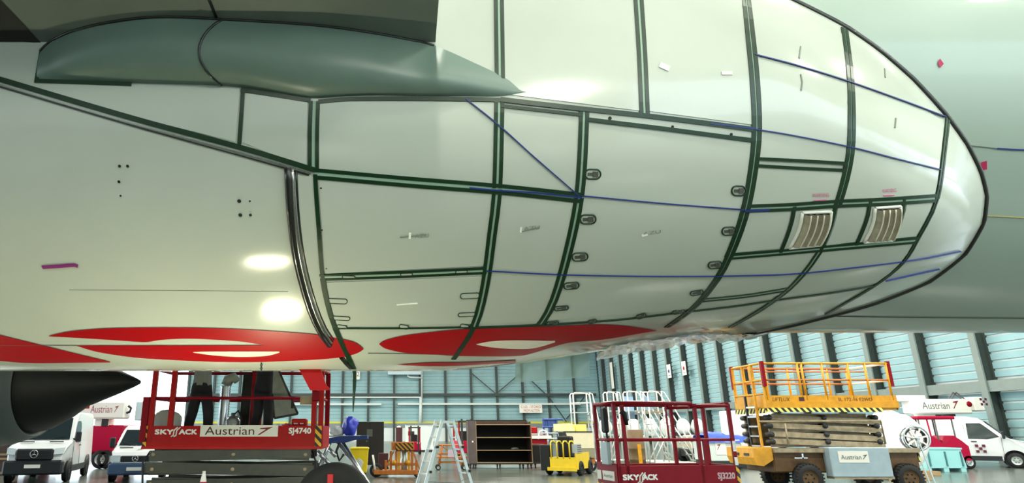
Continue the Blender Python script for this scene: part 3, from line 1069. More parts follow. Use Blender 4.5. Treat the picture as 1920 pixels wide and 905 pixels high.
# far engine: nacelle, core cowl and plug cone
Ye, ze = 18.0, None
c0 = at(0, 700, Ye)
ex = fx(255, Ye); ez = at(255, 716, Ye).z
eng = MB()
eng.lathe([(0.4, -7.5), (1.5, -7.3), (1.72, -6), (1.78, -4.5), (1.66, -3.4), (1.45, -2.75), (1.40, -2.75), (1.0, -3.3)], (ex, Ye, ez), axis='x', n=48)
child(eng, 'far_nacelle', mat('nacelle_grey', (104, 112, 110), 0.4, var=0.1), aircraft, fix=True)
eng = MB().lathe([(1.42, -3.6), (1.38, -2.9), (1.25, -2.4), (0.98, -1.9), (0.66, -1.45), (0.36, -0.7), (0.14, -0.2), (0.05, -0.03), (0.0, 0.0)], (ex, Ye, ez), axis='x', n=48)
child(eng, 'far_exhaust_cone', mat('exhaust_dark', (34, 34, 32), 0.5), aircraft, fix=True)
b = MB().prism([(ex - 6, ez + 1.4), (ex - 1.2, ez + 1.2), (ex - 2.2, ez + 2.6), (ex - 7, ez + 2.6)], Ye - 0.2, Ye + 0.2)
child(b, 'far_pylon', M_fillet, aircraft, fix=True)
wing2 = MB()
sects = []
for y, xl, xt, th in ((9.4, -12.5, 0.42, 1.5), (13, -10.8, 0.36, 1.2), (17.4, -8.8, 0.6, 0.95), (24, -5.8, 1.2, 0.7), (32, -1.6, 3.2, 0.5)):
    z = wz(CY * 2 - y)
    chd = xt - xl
    sects.append([(xt, y, z), (xt, y, z + 0.03), (xt - 0.35 * chd, y, z + 0.75 * th), (xl + 0.3 * chd, y, z + th), (xl, y, z + 0.3 * th), (xl + 0.05 * chd, y, z + 0.03), (xl + 0.3 * chd, y, z), (xt, y, z)])
wing2.grid(sects, smooth=False)
child(wing2, 'far_wing', M_wing, aircraft, fix=True)
# ------------------------------------------------------------------ shared builders
def arrow_mark(org, ux, uz, w, h, m, parent, name='arrow_emblem', lift=0.005):
    """slim swept arrow emblem"""
    ux, uz, org = Vector(ux).normalized(), Vector(uz).normalized(), Vector(org)
    n = ux.cross(uz)
    pts = [(0, 0), (0.16, 0.02), (0.72, 0.72), (1.0, 1.0), (0.18, 0.86), (0.14, 0.74), (0.55, 0.72)]
    P = [org + ux * (a * w) + uz * (b * h) + n * lift for a, b in pts]
    return MB().add(P, [(0, 1, 2, 6), (2, 3, 4, 5, 6)]).build(name, m, parent, fix=False)

def wheel(parent, c, r, wd, axis='y', tread=False, name='wheel', rim=None, spokes=0):
    t = MB()
    p = [(r * 0.58, -wd / 2), (r * 0.9, -wd / 2), (r, -wd * 0.3), (r, wd * 0.3), (r * 0.9, wd / 2), (r * 0.58, wd / 2)]
    t.lathe(p, c, axis=axis, n=28, mi=0)
    t.lathe([(r * 0.6, -wd * 0.42), (r * 0.5, -wd * 0.3), (r * 0.2, -wd * 0.36), (0.001, -wd * 0.40)], c, axis=axis, n=28, mi=1)
    t.lathe([(r * 0.6, wd * 0.42), (r * 0.5, wd * 0.3), (r * 0.2, wd * 0.36), (0.001, wd * 0.40)], c, axis=axis, n=28, mi=1)
    for k in range(6):
        a = 2 * math.pi * k / 6
        d = (math.cos(a) * r * 0.3, math.sin(a) * r * 0.3)
        for sgn in (-1, 1):
            if axis == 'y': q = (c[0] + d[0], c[1] + sgn * wd * 0.4, c[2] + d[1])
            else: q = (c[0] + sgn * wd * 0.4, c[1] + d[0], c[2] + d[1])
            t.ball(q, r * 0.06, mi=0, n=6, k=4)
    if tread:
        for k in range(26):
            a = 2 * math.pi * k / 26
            for sgn in (-1, 1):
                u = Vector((math.cos(a), 0, math.sin(a))) if axis == 'y' else Vector((0, math.cos(a), math.sin(a)))
                ax = Vector((0, 1, 0)) if axis == 'y' else Vector((1, 0, 0))
                p0 = Vector(c) + u * r * 0.97 + ax * sgn * wd * 0.08
                p1 = Vector(c) + u * r * 0.95 + ax * sgn * wd * 0.5
                t.bar(p0, p1, r * 0.11, r * 0.12, up=u)
    return t.build(name, [M_tyre, rim or M_alu], parent)

def caster(parent, x, y, r=0.08):
    b = MB().lathe([(0.001, -0.025), (r, -0.025), (r, 0.025), (0.001, 0.025)], (x, y, r), axis='x', n=14)
    b.box(x - 0.05, x + 0.05, y - 0.03, y + 0.03, r * 1.4, r * 2.4)
    return b.build('caster', M_dark, parent)

def slab(pts, th, mi=0, b=None):
    """thin plate from a planar loop of points, thickness along its normal"""
    b = b or MB()
    P = [Vector(p) for p in pts]
    n = (P[1] - P[0]).cross(P[2] - P[0]).normalized() * th
    k = len(P)
    fs = [list(range(k)), list(reversed(range(k, 2 * k)))] + [((i + 1) % k, i, k + i, k + (i + 1) % k) for i in range(k)]
    b.add(P + [p + n for p in P], fs, mi)
    return b

# ------------------------------------------------------------------ vans
M_vanw = mat('van_white', (232, 236, 240), 0.25, coat=0.4)
M_vand = mat('van_plastic', (26, 30, 38), 0.5)
M_headl = mat('headlamp', (210, 220, 226), 0.1, coat=0.5)
def van(name, label, loc, rz, style):
    """nose at y=0 facing -y; style 'tall' has the big grille and lined hood, 'low' the older snub nose"""
    t = thing(name, label, 'van', loc, rz, 'parked vans')
    if style == 'tall':
        L, top, wid = 5.6, 2.55, 1.01
        prof = [(0.02, 0.32), (-0.02, 0.5), (0.0, 0.86), (0.10, 1.10), (0.28, 1.24), (0.98, 1.42), (1.10, 1.50), (1.86, 2.32), (2.10, 2.46), (2.6, top), (L - 0.2, top), (L, top - 0.15), (L, 0.38), (3.0, 0.30)]
        ws = (1.08, 1.50, 1.82, 2.30); hub = (0.98, 4.45); rw = 0.37
    else:
        L, top, wid = 4.7, 2.02, 0.95
        prof = [(0.02, 0.28), (-0.02, 0.45), (0.0, 0.72), (0.05, 0.92), (0.20, 1.06), (0.92, 1.22), (1.0, 1.27), (1.72, 1.86), (1.95, 1.96), (2.4, top), (L - 0.2, top), (L, top - 0.15), (L, 0.34), (2.6, 0.26)]
        ws = (1.0, 1.28, 1.68, 1.85); hub = (0.88, 3.8); rw = 0.33
    def hw(z, y):
        k = max(0, (z - 1.15) / (top - 1.15))
        nose = 1 - 0.12 * max(0, 1 - y / 0.5) ** 2
        return wid * (1 - 0.14 * k ** 1.6) * nose
    b = MB()
    rows = []
    for f, ins in ((-1, 1), (-0.965, 0), (-0.5, 0), (0, 0), (0.5, 0), (0.965, 0), (1, 1)):
        r_ = []
        for (y, z) in prof:
            cy, cz = L / 2, 1.3
            d = math.hypot(y - cy, z - cz)
            k = 1 - 0.05 * ins / max(d, .4)
            bow = 0.06 * f * f if y < 0.6 else (0.10 * f * f if y < 2.0 else 0)
            yy = y + (bow if ins == 0 else bow)
            r_.append((f * hw(z, y), cy + (yy - cy) * k, cz + (z - cz) * k))
        rows.append(r_ + [r_[0]])
    b.grid(rows, smooth=False)
    for f, r_ in ((0, rows[0]), (1, rows[-1])):
        b.add(r_[:-1], [list(range(len(prof)))])
    b.build('body', M_vanw, t)
    # windscreen
    y0, z0, y1, z1 = ws
    n = Vector((0, -(z1 - z0), (y1 - y0))).normalized() * 0.02
    rows = []
    for k in range(2):
        r_ = []
        for f in (-0.9, -0.5, 0, 0.5, 0.9):
            y, z = (y0, z0) if k == 0 else (y1, z1)
            fr = 0.97 if k == 0 else 0.93
            bow = 0.10 * f * f
            r_.append(Vector((f * fr * hw(z, y), y + bow, z)) + n)
        rows.append(r_)
    MB().grid(rows, smooth=False).build('windscreen', M_glass, t)
    # side glass, doors, mirrors
    for s in (-1, 1):
        def sp(y, z, o=0.012): return (s * (hw(z, y) + o), y, z)
        if style == 'tall':
            poly = [(1.42, 1.52), (1.98, 2.14), (2.06, 2.2), (2.62, 2.2), (2.66, 1.42), (1.9, 1.40)]
        else:
            poly = [(1.3, 1.28), (1.72, 1.68), (1.8, 1.74), (2.3, 1.74), (2.34, 1.2), (1.7, 1.2)]
        MB().add([sp(*p) for p in poly], [list(range(len(poly)))]).build('side_window', M_glass, t)
        zt = z0
        b = MB()
        for (a, c) in (((1.36, z0), (1.40, 0.5)), ((2.75, z0 + 0.65), (2.75, 0.5))):
            b.bar(sp(*a, 0.004), sp(*c, 0.004), 0.012, 0.012)
        b.build('door_seam', M_letg, t)
        b = MB().bar(sp(2.35, z0 - 0.22, 0.02), sp(2.58, z0 - 0.22, 0.02), 0.04, 0.04)
        b.build('door_handle', M_vand, t)
        b = MB()
        b.box(s * (wid + 0.06) - 0.02 if s > 0 else s * (wid + 0.06) - 0.18, s * (wid + 0.06) + 0.18 if s > 0 else s * (wid + 0.06) + 0.02, ws[0] + 0.12, ws[0] + 0.24, z0 - 0.08, z0 + 0.30, bev=0.03)
        b.bar((s * (wid - 0.12), ws[0] + 0.2, z0 + 0.02), (s * (wid + 0.1), ws[0] + 0.18, z0 + 0.02), 0.06, 0.06)
        b.build('mirror', M_vand, t)
        part('side_trim', M_vand, t, (s * wid - 0.02, s * wid + 0.02, 1.5, L - 1.2 if style == 'tall' else L - 0.9, 0.34, 0.56))
        for y in hub:
            arch = MB()
            arch.lathe([(rw * 1.28, 0), (rw * 1.28, 0.03), (0.001, 0.03)], (s * wid - (0.03 if s < 0 else 0.0), y, rw + 0.02), axis='x', n=28)
            arch.build('wheel_arch', M_vand, t)
            wheel(t, (s * (wid - 0.06), y, rw), rw, 0.22, axis='x')
    if style == 'tall':
        part('bumper', M_vand, t, (-0.98, 0.98, -0.10, 0.30, 0.30, 0.80), bev=0.06)
        g = part('grille', M_vand, t, (-0.62, 0.62, -0.07, 0.12, 0.80, 1.20), bev=0.05)
        for k in range(3):
            part('grille_slat', M_dark, t, (-0.56, 0.56, -0.085, -0.06, 0.86 + k * 0.11, 0.89 + k * 0.11))
        for s in (-1, 1):
            b = MB()
            slab([(s * 0.62, -0.03, 0.98), (s * 0.92, 0.10, 1.00), (s * 0.95, 0.22, 1.22), (s * 0.62, 0.06, 1.18)], 0.05 * s, b=b)
            b.build('headlight', M_headl, t)
        ez, ey, pz = 1.02, -0.10, 0.60
    else:
        part('bumper', mat('van_bumper_blue', (60, 84, 120), 0.45), t, (-0.93, 0.93, -0.08, 0.30, 0.26, 0.68), bev=0.06)
        part('grille', M_vand, t, (-0.52, 0.52, -0.04, 0.12, 0.72, 0.94), bev=0.03)
        for s in (-1, 1):
            b = MB()
            slab([(s * 0.52, -0.03, 0.72), (s * 0.86, 0.06, 0.72), (s * 0.88, 0.10, 0.94), (s * 0.52, 0.03, 0.95)], 0.05 * s, b=b)
            b.build('headlight', M_headl, t)
        ez, ey, pz = 0.84, -0.07, 0.48
    # three-pointed ring emblem
    b = MB()
    rr = 0.13 if style == 'tall' else 0.10
    b.tube([(rr * math.cos(a), ey, ez + rr * math.sin(a)) for a in np.linspace(0, 2 * math.pi, 17)[:-1]], 0.014, n=6, closed=True)
    for k in range(3):
        a = math.pi / 2 + k * 2 * math.pi / 3
        b.tube([(0, ey, ez), (rr * math.cos(a), ey, ez + rr * math.sin(a))], [0.02, 0.006], n=6)
    b.build('ring_emblem', M_chrome, t)
    part('number_plate', M_letw, t, (-0.26, 0.26, -0.125, -0.09, pz - 0.06, pz + 0.06))
    b = MB()
    for s in (-1, 1):
        b.bar((s * 0.12, ws[0] - 0.10, ws[1] + 0.02), (s * 0.70, ws[0] + 0.10, ws[1] + 0.16), 0.02, 0.02)
    b.build('wiper', M_black, t)
    for x in (-0.5, 0.5):
        b = MB()
        slab([(x - 0.24, 0.80, z0 - 0.085), (x + 0.24, 0.80, z0 - 0.085), (x + 0.24, 0.85, z0 - 0.068), (x - 0.24, 0.85, z0 - 0.068)], 0.02, b=b)
        b.build('bonnet_vent', M_vand, t)
    return t
YV = 24.5
v1 = van('delivery_van', 'white van with big dark grille at the left edge of the floor', (fx(72, YV), YV, 0), 15, 'tall')
v2 = van('delivery_van', 'white snub-nosed van parked just left of the red lift', (fx(248, YV), YV + 0.6, 0), 12, 'low')
o = arrow_mark((-0.10, 0.40, 1.115), (1, 0, 0.0), (0, 1, 0.22), 0.3, 0.25, M_letg, v2)
v3 = van('delivery_van', 'white van with chequered door mark at the far right wall', (32.9, 34.5, 0), 50, 'tall')
# chequer marks on the doors of the right van
b = MB()
for i, j in ((0, 0), (2, 0), (1, 1), (0, 2), (2, 2)):
    x0 = -1.03
    b.box(x0 - 0.004, x0 + 0.004, 2.05 + i * 0.14, 2.18 + i * 0.14, 0.72 + j * 0.14, 0.85 + j * 0.14)
b.build('chequer_mark', mat('chequer_maroon', (90, 20, 50), 0.5), v3)

# ------------------------------------------------------------------ scissor lift helper
def tube_part(name, m, parent, pts, r=0.028):
    return MB().tube(pts, r, n=8).build(name, m, parent)

# ---- large red lift under the belly
YL = 13.0
xl, xr = fx(272, YL), fx(603, YL)
zt, zb = 1.93, 1.53
L1 = thing('scissor_lift', 'red scissor lift marked SJ4740 with two workers on its deck', 'scissor lift', ((xl + xr) / 2, YL, 0), 0, 'scissor lifts')
hw = (xr - xl) / 2
part('deck', M_lred, L1, (-hw, hw, 0.0, 1.15, zb, zb + 0.14))
part('toe_board', M_lred, L1, (-hw, hw, -0.03, 0.03, zb, zt))
part('toe_board', M_lred, L1, (-hw, hw, 1.12, 1.18, zb, zt))
for s in (-1, 1):
    part('end_board', M_lred, L1, (s * hw - 0.03, s * hw + 0.03, 0, 1.15, zb, zt))
part('deck_lip', M_lred, L1, (-hw - 0.02, hw + 0.02, -0.06, 1.2, zb - 0.03, zb + 0.02))
part('hazard_plate', M_haz, L1, (hw - 0.12, hw + 0.005, -0.045, -0.03, zb + 0.02, zt))
part('hazard_plate', M_haz, L1, (-hw - 0.005, -hw + 0.06, -0.045, -0.03, zb + 0.02, zt))
def pxl(px): return fx(px, YL) - (xl + xr) / 2
sp = part('name_plate', M_sign, L1, (pxl(377), pxl(522), -0.05, -0.03, fz(818, YL), fz(796.5, YL)))
lettering('Austrian', 0.15, pxl(478) - pxl(386), (pxl(386), -0.051, fz(814.5, YL)), (1, 0, 0), (0, 0, 1), M_letd, L1)
arrow_mark((pxl(484), -0.053, fz(815, YL)), (1, 0, 0), (0, 0, 1), pxl(513) - pxl(484), 0.15, M_arrow, L1)
lettering('SKY', 0.085, pxl(326) - pxl(292), (pxl(292), -0.034, fz(814, YL)), (1, 0, 0), (0, 0, 1), M_letw, L1, bold=0.012)
lettering('ACK', 0.085, pxl(370) - pxl(337), (pxl(337), -0.034, fz(814, YL)), (1, 0, 0), (0, 0, 1), M_letw, L1, bold=0.012)
b = MB()
for dx in (0, 5):
    b.tube([(pxl(323 + dx), -0.04, fz(818, YL)), (pxl(327 + dx), -0.04, fz(816, YL)), (pxl(328 + dx), -0.04, fz(806, YL)), (pxl(334 + dx), -0.04, fz(800.5, YL))], 0.014, n=6)
b.build('swash_emblem', M_letw, L1)
lettering('SJ4740', 0.10, pxl(583) - pxl(542), (pxl(542), -0.034, fz(812.5, YL)), (1, 0, 0), (0, 0, 1), M_letw, L1, bold=0.01)
zr, zm = zt + 1.1, fz(746, YL)
for x in (-hw + 0.1, -hw + 0.48, pxl(462), hw - 0.16, hw - 0.02):
    for y in (0.0, 1.15):
        if y > 1 and x in (-hw + 0.48,):
            continue
        if x == pxl(462) and y < 1: continue
        part('post', M_lred if y < 1 else M_mred, L1, (x - 0.048, x + 0.048, y - 0.035, y + 0.035, zt - 0.3, zr))
part('post', M_mred, L1, (pxl(455), pxl(465), 0.56, 0.62, zt - 0.3, zr))
part('control_post', M_mred, L1, (-hw - 0.08, -hw + 0.04, -0.06, 0.02, zb + 0.1, zm + 0.02))
for y in (0.0, 1.15):
    tube_part('mid_rail', M_mred, L1, [(-hw + 0.05, y, zm), (pxl(560), y, zm)], 0.03)
    tube_part('top_rail', M_mred, L1, [(-hw + 0.05, y, zr), (hw, y, zr)], 0.035)
for s in (-1, 1):
    tube_part('end_rail', M_mred, L1, [(s * (hw - 0.04), 0, zm), (s * (hw - 0.04), 1.15, zm)], 0.03)
    tube_part('end_rail', M_mred, L1, [(s * (hw - 0.04), 0, zr), (s * (hw - 0.04), 1.15, zr)], 0.035)
part('rail_clamp', M_dirt, L1, (pxl(560), pxl(588), 0.02, 0.10, fz(758, YL), fz(742, YL)))
part('rail_box', M_mred, L1, (pxl(584), pxl(598), -0.06, 0.08, fz(752, YL), fz(732, YL)), bev=0.02)
# scissor stack
for y in (0.06, 1.02):
    for k in range(4):
        z = 1.40 - k * 0.27
        a, c = (-hw + 0.12, z - 0.03), (hw - 0.2, z + 0.03)
        if k % 2:
            a, c = (-hw + 0.05, z + 0.03), (hw - 0.14, z - 0.03)
        MB().bar((a[0], y, a[1]), (c[0], y, c[1]), 0.06, 0.2).build('scissor_arm', M_olive, L1)
        MB().bar((a[0] + 0.06, y + 0.09, c[1]), (c[0] - 0.04, y + 0.09, a[1]), 0.06, 0.17).build('scissor_arm', M_olive, L1)
        for x in (-hw + 0.2, 0.03, hw - 0.3):
            MB().lathe([(0.001, -0.05), (0.035, -0.05), (0.035, 0.16), (0.001, 0.16)], (x, y, z), axis='y', n=12).build('pivot_pin', M_dirt, L1)
for x in (-hw + 0.12, hw - 0.18):
    MB().tube([(x, 0.08, 1.46), (x - 0.1 * (1 if x < 0 else -1), 0.0, 1.25), (x - 0.06 * (1 if x < 0 else -1), -0.01, 0.9), (x, 0.05, 0.6)], 0.02, n=8).build('hose', M_black, L1)
part('chassis', M_lred, L1, (-hw + 0.05, hw - 0.1, 0.05, 1.1, 0.24, 0.48), bev=0.03)
for x in (-hw + 0.35, hw - 0.45):
    for y in (0.12, 1.03):
        wheel(L1, (x, y, 0.24), 0.24, 0.18)

# ---- small maroon lift
L2 = thing('scissor_lift', 'maroon scissor lift marked SJ3220 with empty railed deck', 'scissor lift', (fx(1152, 12.0), 12.0, 0), 8, 'scissor lifts')
W2, D2 = 2.28, 0.80
z0_, z1_ = 0.92, 1.24
part('deck', M_mred, L2, (0, W2, 0, D2, z0_, z0_ + 0.12))
for y in (0.0, D2):
    part('toe_board', M_mred, L2, (0, W2, y - 0.025, y + 0.025, z0_, z1_))
for x in (0.0, W2):
    part('end_board', M_mred, L2, (x - 0.025, x + 0.025, 0, D2, z0_, z1_ + (0.04 if x == 0 else 0)))
lettering('SKY', 0.085, 0.30, (0.06, -0.028, z0_ + 0.085), (1, 0, 0), (0, 0, 1), M_letw, L2, bold=0.012)
lettering('ACK', 0.085, 0.28, (0.43, -0.028, z0_ + 0.085), (1, 0, 0), (0, 0, 1), M_letw, L2, bold=0.012)
b = MB()
for dx in (0, 0.05):
    b.tube([(0.33 + dx, -0.034, z0_ + 0.04), (0.37 + dx, -0.034, z0_ + 0.06), (0.38 + dx, -0.034, z0_ + 0.15), (0.44 + dx, -0.034, z0_ + 0.21)], 0.012, n=6)
b.build('swash_emblem', M_letw, L2)
lettering('SJ3220', 0.10, 0.33, (1.87, -0.028, z0_ + 0.09), (1, 0, 0), (0, 0, 1), mat('worn_lettering', (206, 170, 176), 0.6), L2, bold=0.01)
part('hazard_plate', M_haz, L2, (W2 - 0.03, W2 + 0.03, -0.035, -0.025, z0_, z1_))
part('hazard_plate', M_haz, L2, (-0.04, -0.026, 0, D2, z0_ - 0.14, z0_ + 0.0))
part('notice_plate', M_sign, L2, (-0.036, -0.026, 0.10, 0.56, z0_ + 0.06, z0_ + 0.22))
part('notice_plate', M_sign, L2, (-0.036, -0.026, 0.62, 0.78, z0_ + 0.06, z0_ + 0.22))
lettering('Austrian', 0.06, 0.34, (-0.038, 0.50, z0_ + 0.11), (0, -1, 0), (0, 0, 1), M_letg, L2)
tops = z1_ + 1.08
mids = z1_ + 0.44
posts = [(0.02, 0.0), (0.02, D2), (W2, 0.0), (W2, D2), (1.60, 0.0), (1.60, D2), (0.18, 0.0)]
for x, y in posts:
    part('post', M_mred, L2, (x - 0.03, x + 0.03, y - 0.025, y + 0.025, z0_ + 0.02, tops))
part('thin_post', M_mred, L2, (1.02, 1.045, -0.012, 0.012, mids, tops))
part('thin_post', M_mred, L2, (1.68, 1.74, -0.03, 0.02, z1_ - 0.1, mids))
for y in (0.0, D2):
    tube_part('top_rail', M_mred, L2, [(0.0, y, tops), (1.55, y, tops)], 0.036)
    tube_part('top_rail', M_mred, L2, [(1.5, y, tops - 0.05), (W2, y, tops - 0.03)], 0.032)
    tube_part('mid_rail', M_mred, L2, [(0.0, y, mids), (W2, y, mids)], 0.026)
for x in (0.02, W2):
    tube_part('end_rail', M_mred, L2, [(x, 0, tops), (x, D2, tops)], 0.034)
    tube_part('end_rail', M_mred, L2, [(x, 0, mids), (x, D2, mids)], 0.026)
part('document_box', mat('clear_box', (150, 168, 170), 0.3), L2, (-0.10, -0.03, 0.16, 0.40, z1_ + 0.02, mids - 0.04))
part('reflector_strip', M_letw, L2, (W2 - 0.032, W2 + 0.032, -0.03, -0.024, z1_ + 0.24, z1_ + 0.42))
part('reflector_strip', M_letw, L2, (W2 - 0.032, W2 + 0.032, -0.03, -0.024, z1_ + 0.0, z1_ + 0.14))
b = MB().box(-0.04, 0.05, 0.28, 0.46, mids + 0.12, tops - 0.06, bev=0.03)
b.tube([(0.02, 0.37, mids + 0.15), (0.05, 0.4, mids - 0.1), (0.0, 0.36, mids - 0.3)], 0.02)
b.build('control_box', M_black, L2)
b = MB().tube([(0.14, -0.02, mids + 0.5), (0.20, -0.04, mids + 0.46), (0.23, -0.04, mids + 0.26)], [0.05, 0.045, 0.03]); b.build('glove', M_black, L2)
for y in (0.1, D2 - 0.1):
    for k in range(3):
        z = z0_ - 0.12 - k * 0.17
        MB().bar((0.1, y, z - 0.02), (W2 - 0.1, y, z + 0.02), 0.05, 0.13).build('scissor_arm', M_olive, L2)
part('chassis', M_mred, L2, (0.02, W2 - 0.02, 0.02, D2 - 0.02, 0.20, 0.46), bev=0.03)
for x in (0.35, W2 - 0.4):
    for y in (0.1, D2 - 0.1):
        wheel(L2, (x, y, 0.19), 0.19, 0.14)

# ---- big yellow rough-terrain lift
Y3 = 21.0
L3 = thing('scissor_lift', 'yellow rough-terrain scissor lift with dirty arms and treaded tyres', 'scissor lift', (fx(1446, Y3), Y3, 0), 0, 'scissor lifts')
def px3(px): return fx(px, Y3) - fx(1446, Y3)
def z3(py): return fz(py, Y3)
W3, D3 = px3(1692), 1.9
part('deck', M_yel, L3, (0, W3, 0, D3, z3(768), z3(750)))
for y in (0, D3):
    part('toe_board', M_yel, L3, (0, W3, y - 0.03, y + 0.03, z3(754), z3(741)))
part('end_board', M_yel, L3, (-0.03, 0.03, 0, D3, z3(768), z3(741)))
part('end_board', M_yel, L3, (W3 - 0.03, W3 + 0.03, 0, D3, z3(768), z3(741)))
part('deck_rim', M_yel, L3, (-0.05, W3 + 0.03, -0.06, D3, z3(764), z3(752)))
part('hazard_strip', M_haz2, L3, (-0.05, px3(1660), -0.08, -0.06, z3(772), z3(764)))
part('hazard_strip', M_haz2, L3, (-0.075, -0.05, 0, D3, z3(774), z3(765)))
lettering('LIFTLUX', 0.12, px3(1490) - px3(1456), (px3(1456), -0.035, z3(752)), (1, 0, 0), (0, 0, 1), M_letd, L3, shear=0.3)
lettering('SL 172-16 E2WD', 0.10, px3(1646) - px3(1581), (px3(1581), -0.035, z3(751.5)), (1, 0, 0), (0, 0, 1), M_letd, L3)
b = MB().box(px3(1507), px3(1517), -0.04, -0.03, z3(753), z3(744)); b.build('load_plate', M_letd, L3)
ztop, zmid = z3(681), z3(712)
for y in (0, D3):
    for px in (1448, 1515, 1523, 1562, 1612, 1645, 1686):
        if y > 0 and px in (1523, 1612): continue
        tube_part('post', M_yel, L3, [(px3(px), y, z3(750)), (px3(px), y, ztop)], 0.035)
    tube_part('top_rail', M_yel if y == 0 else M_ora, L3, [(0.05, y, ztop), (W3 - 0.05, y, ztop)], 0.035)
    tube_part('mid_rail', M_ora, L3, [(0.05, y, zmid), (W3 - 0.05, y, zmid)], 0.03)
tube_part('mid_rail', M_ora, L3, [(0.05, D3 * 0.5, z3(692)), (W3 * 0.97, D3 * 0.5, z3(692))], 0.022)
for y in (0.02, D3 * 0.34, D3 * 0.62, D3 - 0.02):
    part('gate_post', M_yel, L3, (-0.04, 0.04, y - 0.035, y + 0.035, z3(765), z3(680)))
for z in (z3(681), z3(712), z3(738)):
    tube_part('end_rail', M_yel, L3, [(0, 0, z), (0, D3, z)], 0.035)
part('gate_panel', M_yel, L3, (-0.03, 0.03, D3 * 0.30, D3 * 0.42, z3(712), z3(683)))
for z in (ztop, zmid):
    tube_part('end_rail', M_letw, L3, [(W3, 0, z), (W3, D3, z)], 0.035)
for x, y in ((0.0, -0.04), (0.0, D3 + 0.02), (W3 - 0.02, 0.02)):
    part('corner_guard', M_mred, L3, (x - 0.05, x + 0.05, y - 0.05, y + 0.05, z3(724), z3(677)))
# diagonal scissor arms in weathered steel
zz = [z3(774), z3(790), z3(806), z3(822), z3(834)]
for y in (0.25, D3 - 0.25):
    for k in range(4):
        a, c = zz[k], zz[k + 1]
        MB().bar((px3(1454), y, (a + c) / 2 + 0.02), (px3(1664), y, c - 0.02), 0.08, 0.16).build('scissor_arm', M_dirt, L3)
        MB().bar((px3(1454), y + 0.12, c), (px3(1664), y + 0.12, (a + c) / 2 - 0.06), 0.08, 0.15).build('scissor_arm', M_dirt, L3)
        for px in (1452, 1556, 1654):
            MB().lathe([(0.001, -0.09), (0.08, -0.09), (0.08, 0.2), (0.001, 0.2)], (px3(px), y, (a + c) / 2), axis='y', n=12).build('pivot_pin', M_dark, L3)
part('arm_shield', M_dirt, L3, (px3(1470), px3(1650), 0.5, 0.56, z3(832), z3(774)))
tube_part('maintenance_bar', M_dirt, L3, [(px3(1425), 0.0, z3(790)), (px3(1655), 0.0, z3(788)), (px3(1655), 0.0, z3(832))], 0.03)
tube_part('maintenance_bar', M_dirt, L3, [(px3(1473), -0.02, z3(793)), (px3(1473), -0.02, z3(835))], 0.03)
# access ladder at the end
for y in (0.35, 0.95):
    part('ladder_rail', M_yel if y < 0.5 else M_dark, L3, (-0.20, -0.14, y - 0.03, y + 0.03, z3(842), z3(740)))
for k in range(5):
    part('ladder_rung', M_chrome, L3, (-0.20, -0.14, 0.35, 0.95, z3(838) + k * 0.3, z3(838) + k * 0.3 + 0.05))
# chassis
M_brown = mat('chassis_brown', (104, 72, 34), 0.6, var=0.4, scale=5)
part('chassis', M_brown, L3, (-0.02, px3(1716), 0.1, D3 - 0.1, 0.58, z3(842)), bev=0.04)
part('chassis_rail', M_dirt, L3, (0.0, px3(1716), -0.02, 0.14, z3(848), z3(840)))
b = MB().prism([(-0.02, z3(838)), (-0.02, z3(862)), (-0.35, z3(874)), (-0.55, z3(872)), (-0.62, z3(858)), (-0.6, z3(840))], 0.1, D3 - 0.1)
b.build('end_bumper', M_yel, L3)
for y in (0.5, 1.1):
    part('step_slot', M_dark, L3, (-0.64, -0.60, y - 0.12, y + 0.16, z3(855), z3(850)))
part('hazard_plate', M_haz2, L3, (px3(1716), px3(1719), 0.1, 0.5, z3(866), z3(842)))
M_cab = mat('cabinet_grey', (168, 186, 196), 0.45, var=0.12)
part('battery_cabinet', M_cab, L3, (px3(1538), px3(1648), -0.25, 0.1, z3(893), z3(838)), bev=0.02)
part('name_plate', M_sign, L3, (px3(1553), px3(1608), -0.262, -0.25, z3(866), z3(845)))
lettering('Austrian', 0.13, px3(1594) - px3(1557), (px3(1557), -0.264, z3(860)), (1, 0, 0), (0, 0, 1), M_letg, L3)
arrow_mark((px3(1596), -0.266, z3(860)), (1, 0, 0), (0, 0, 1), 0.17, 0.14, M_letg, L3)
part('cabinet_skid', M_dirt, L3, (px3(1540), px3(1650), -0.22, 0.15, z3(897), z3(892)))
part('tow_bracket', M_chrome, L3, (px3(1480), px3(1504), -0.04, 0.02, z3(859), z3(857)), (px3(1494), px3(1497), -0.04, 0.02, z3(859), z3(850)))
for px in (1500, 1684):
    for y in (0.02, D3 - 0.1):
        wheel(L3, (px3(px), y, 0.43), 0.43, 0.32, tread=True, rim=M_brown)

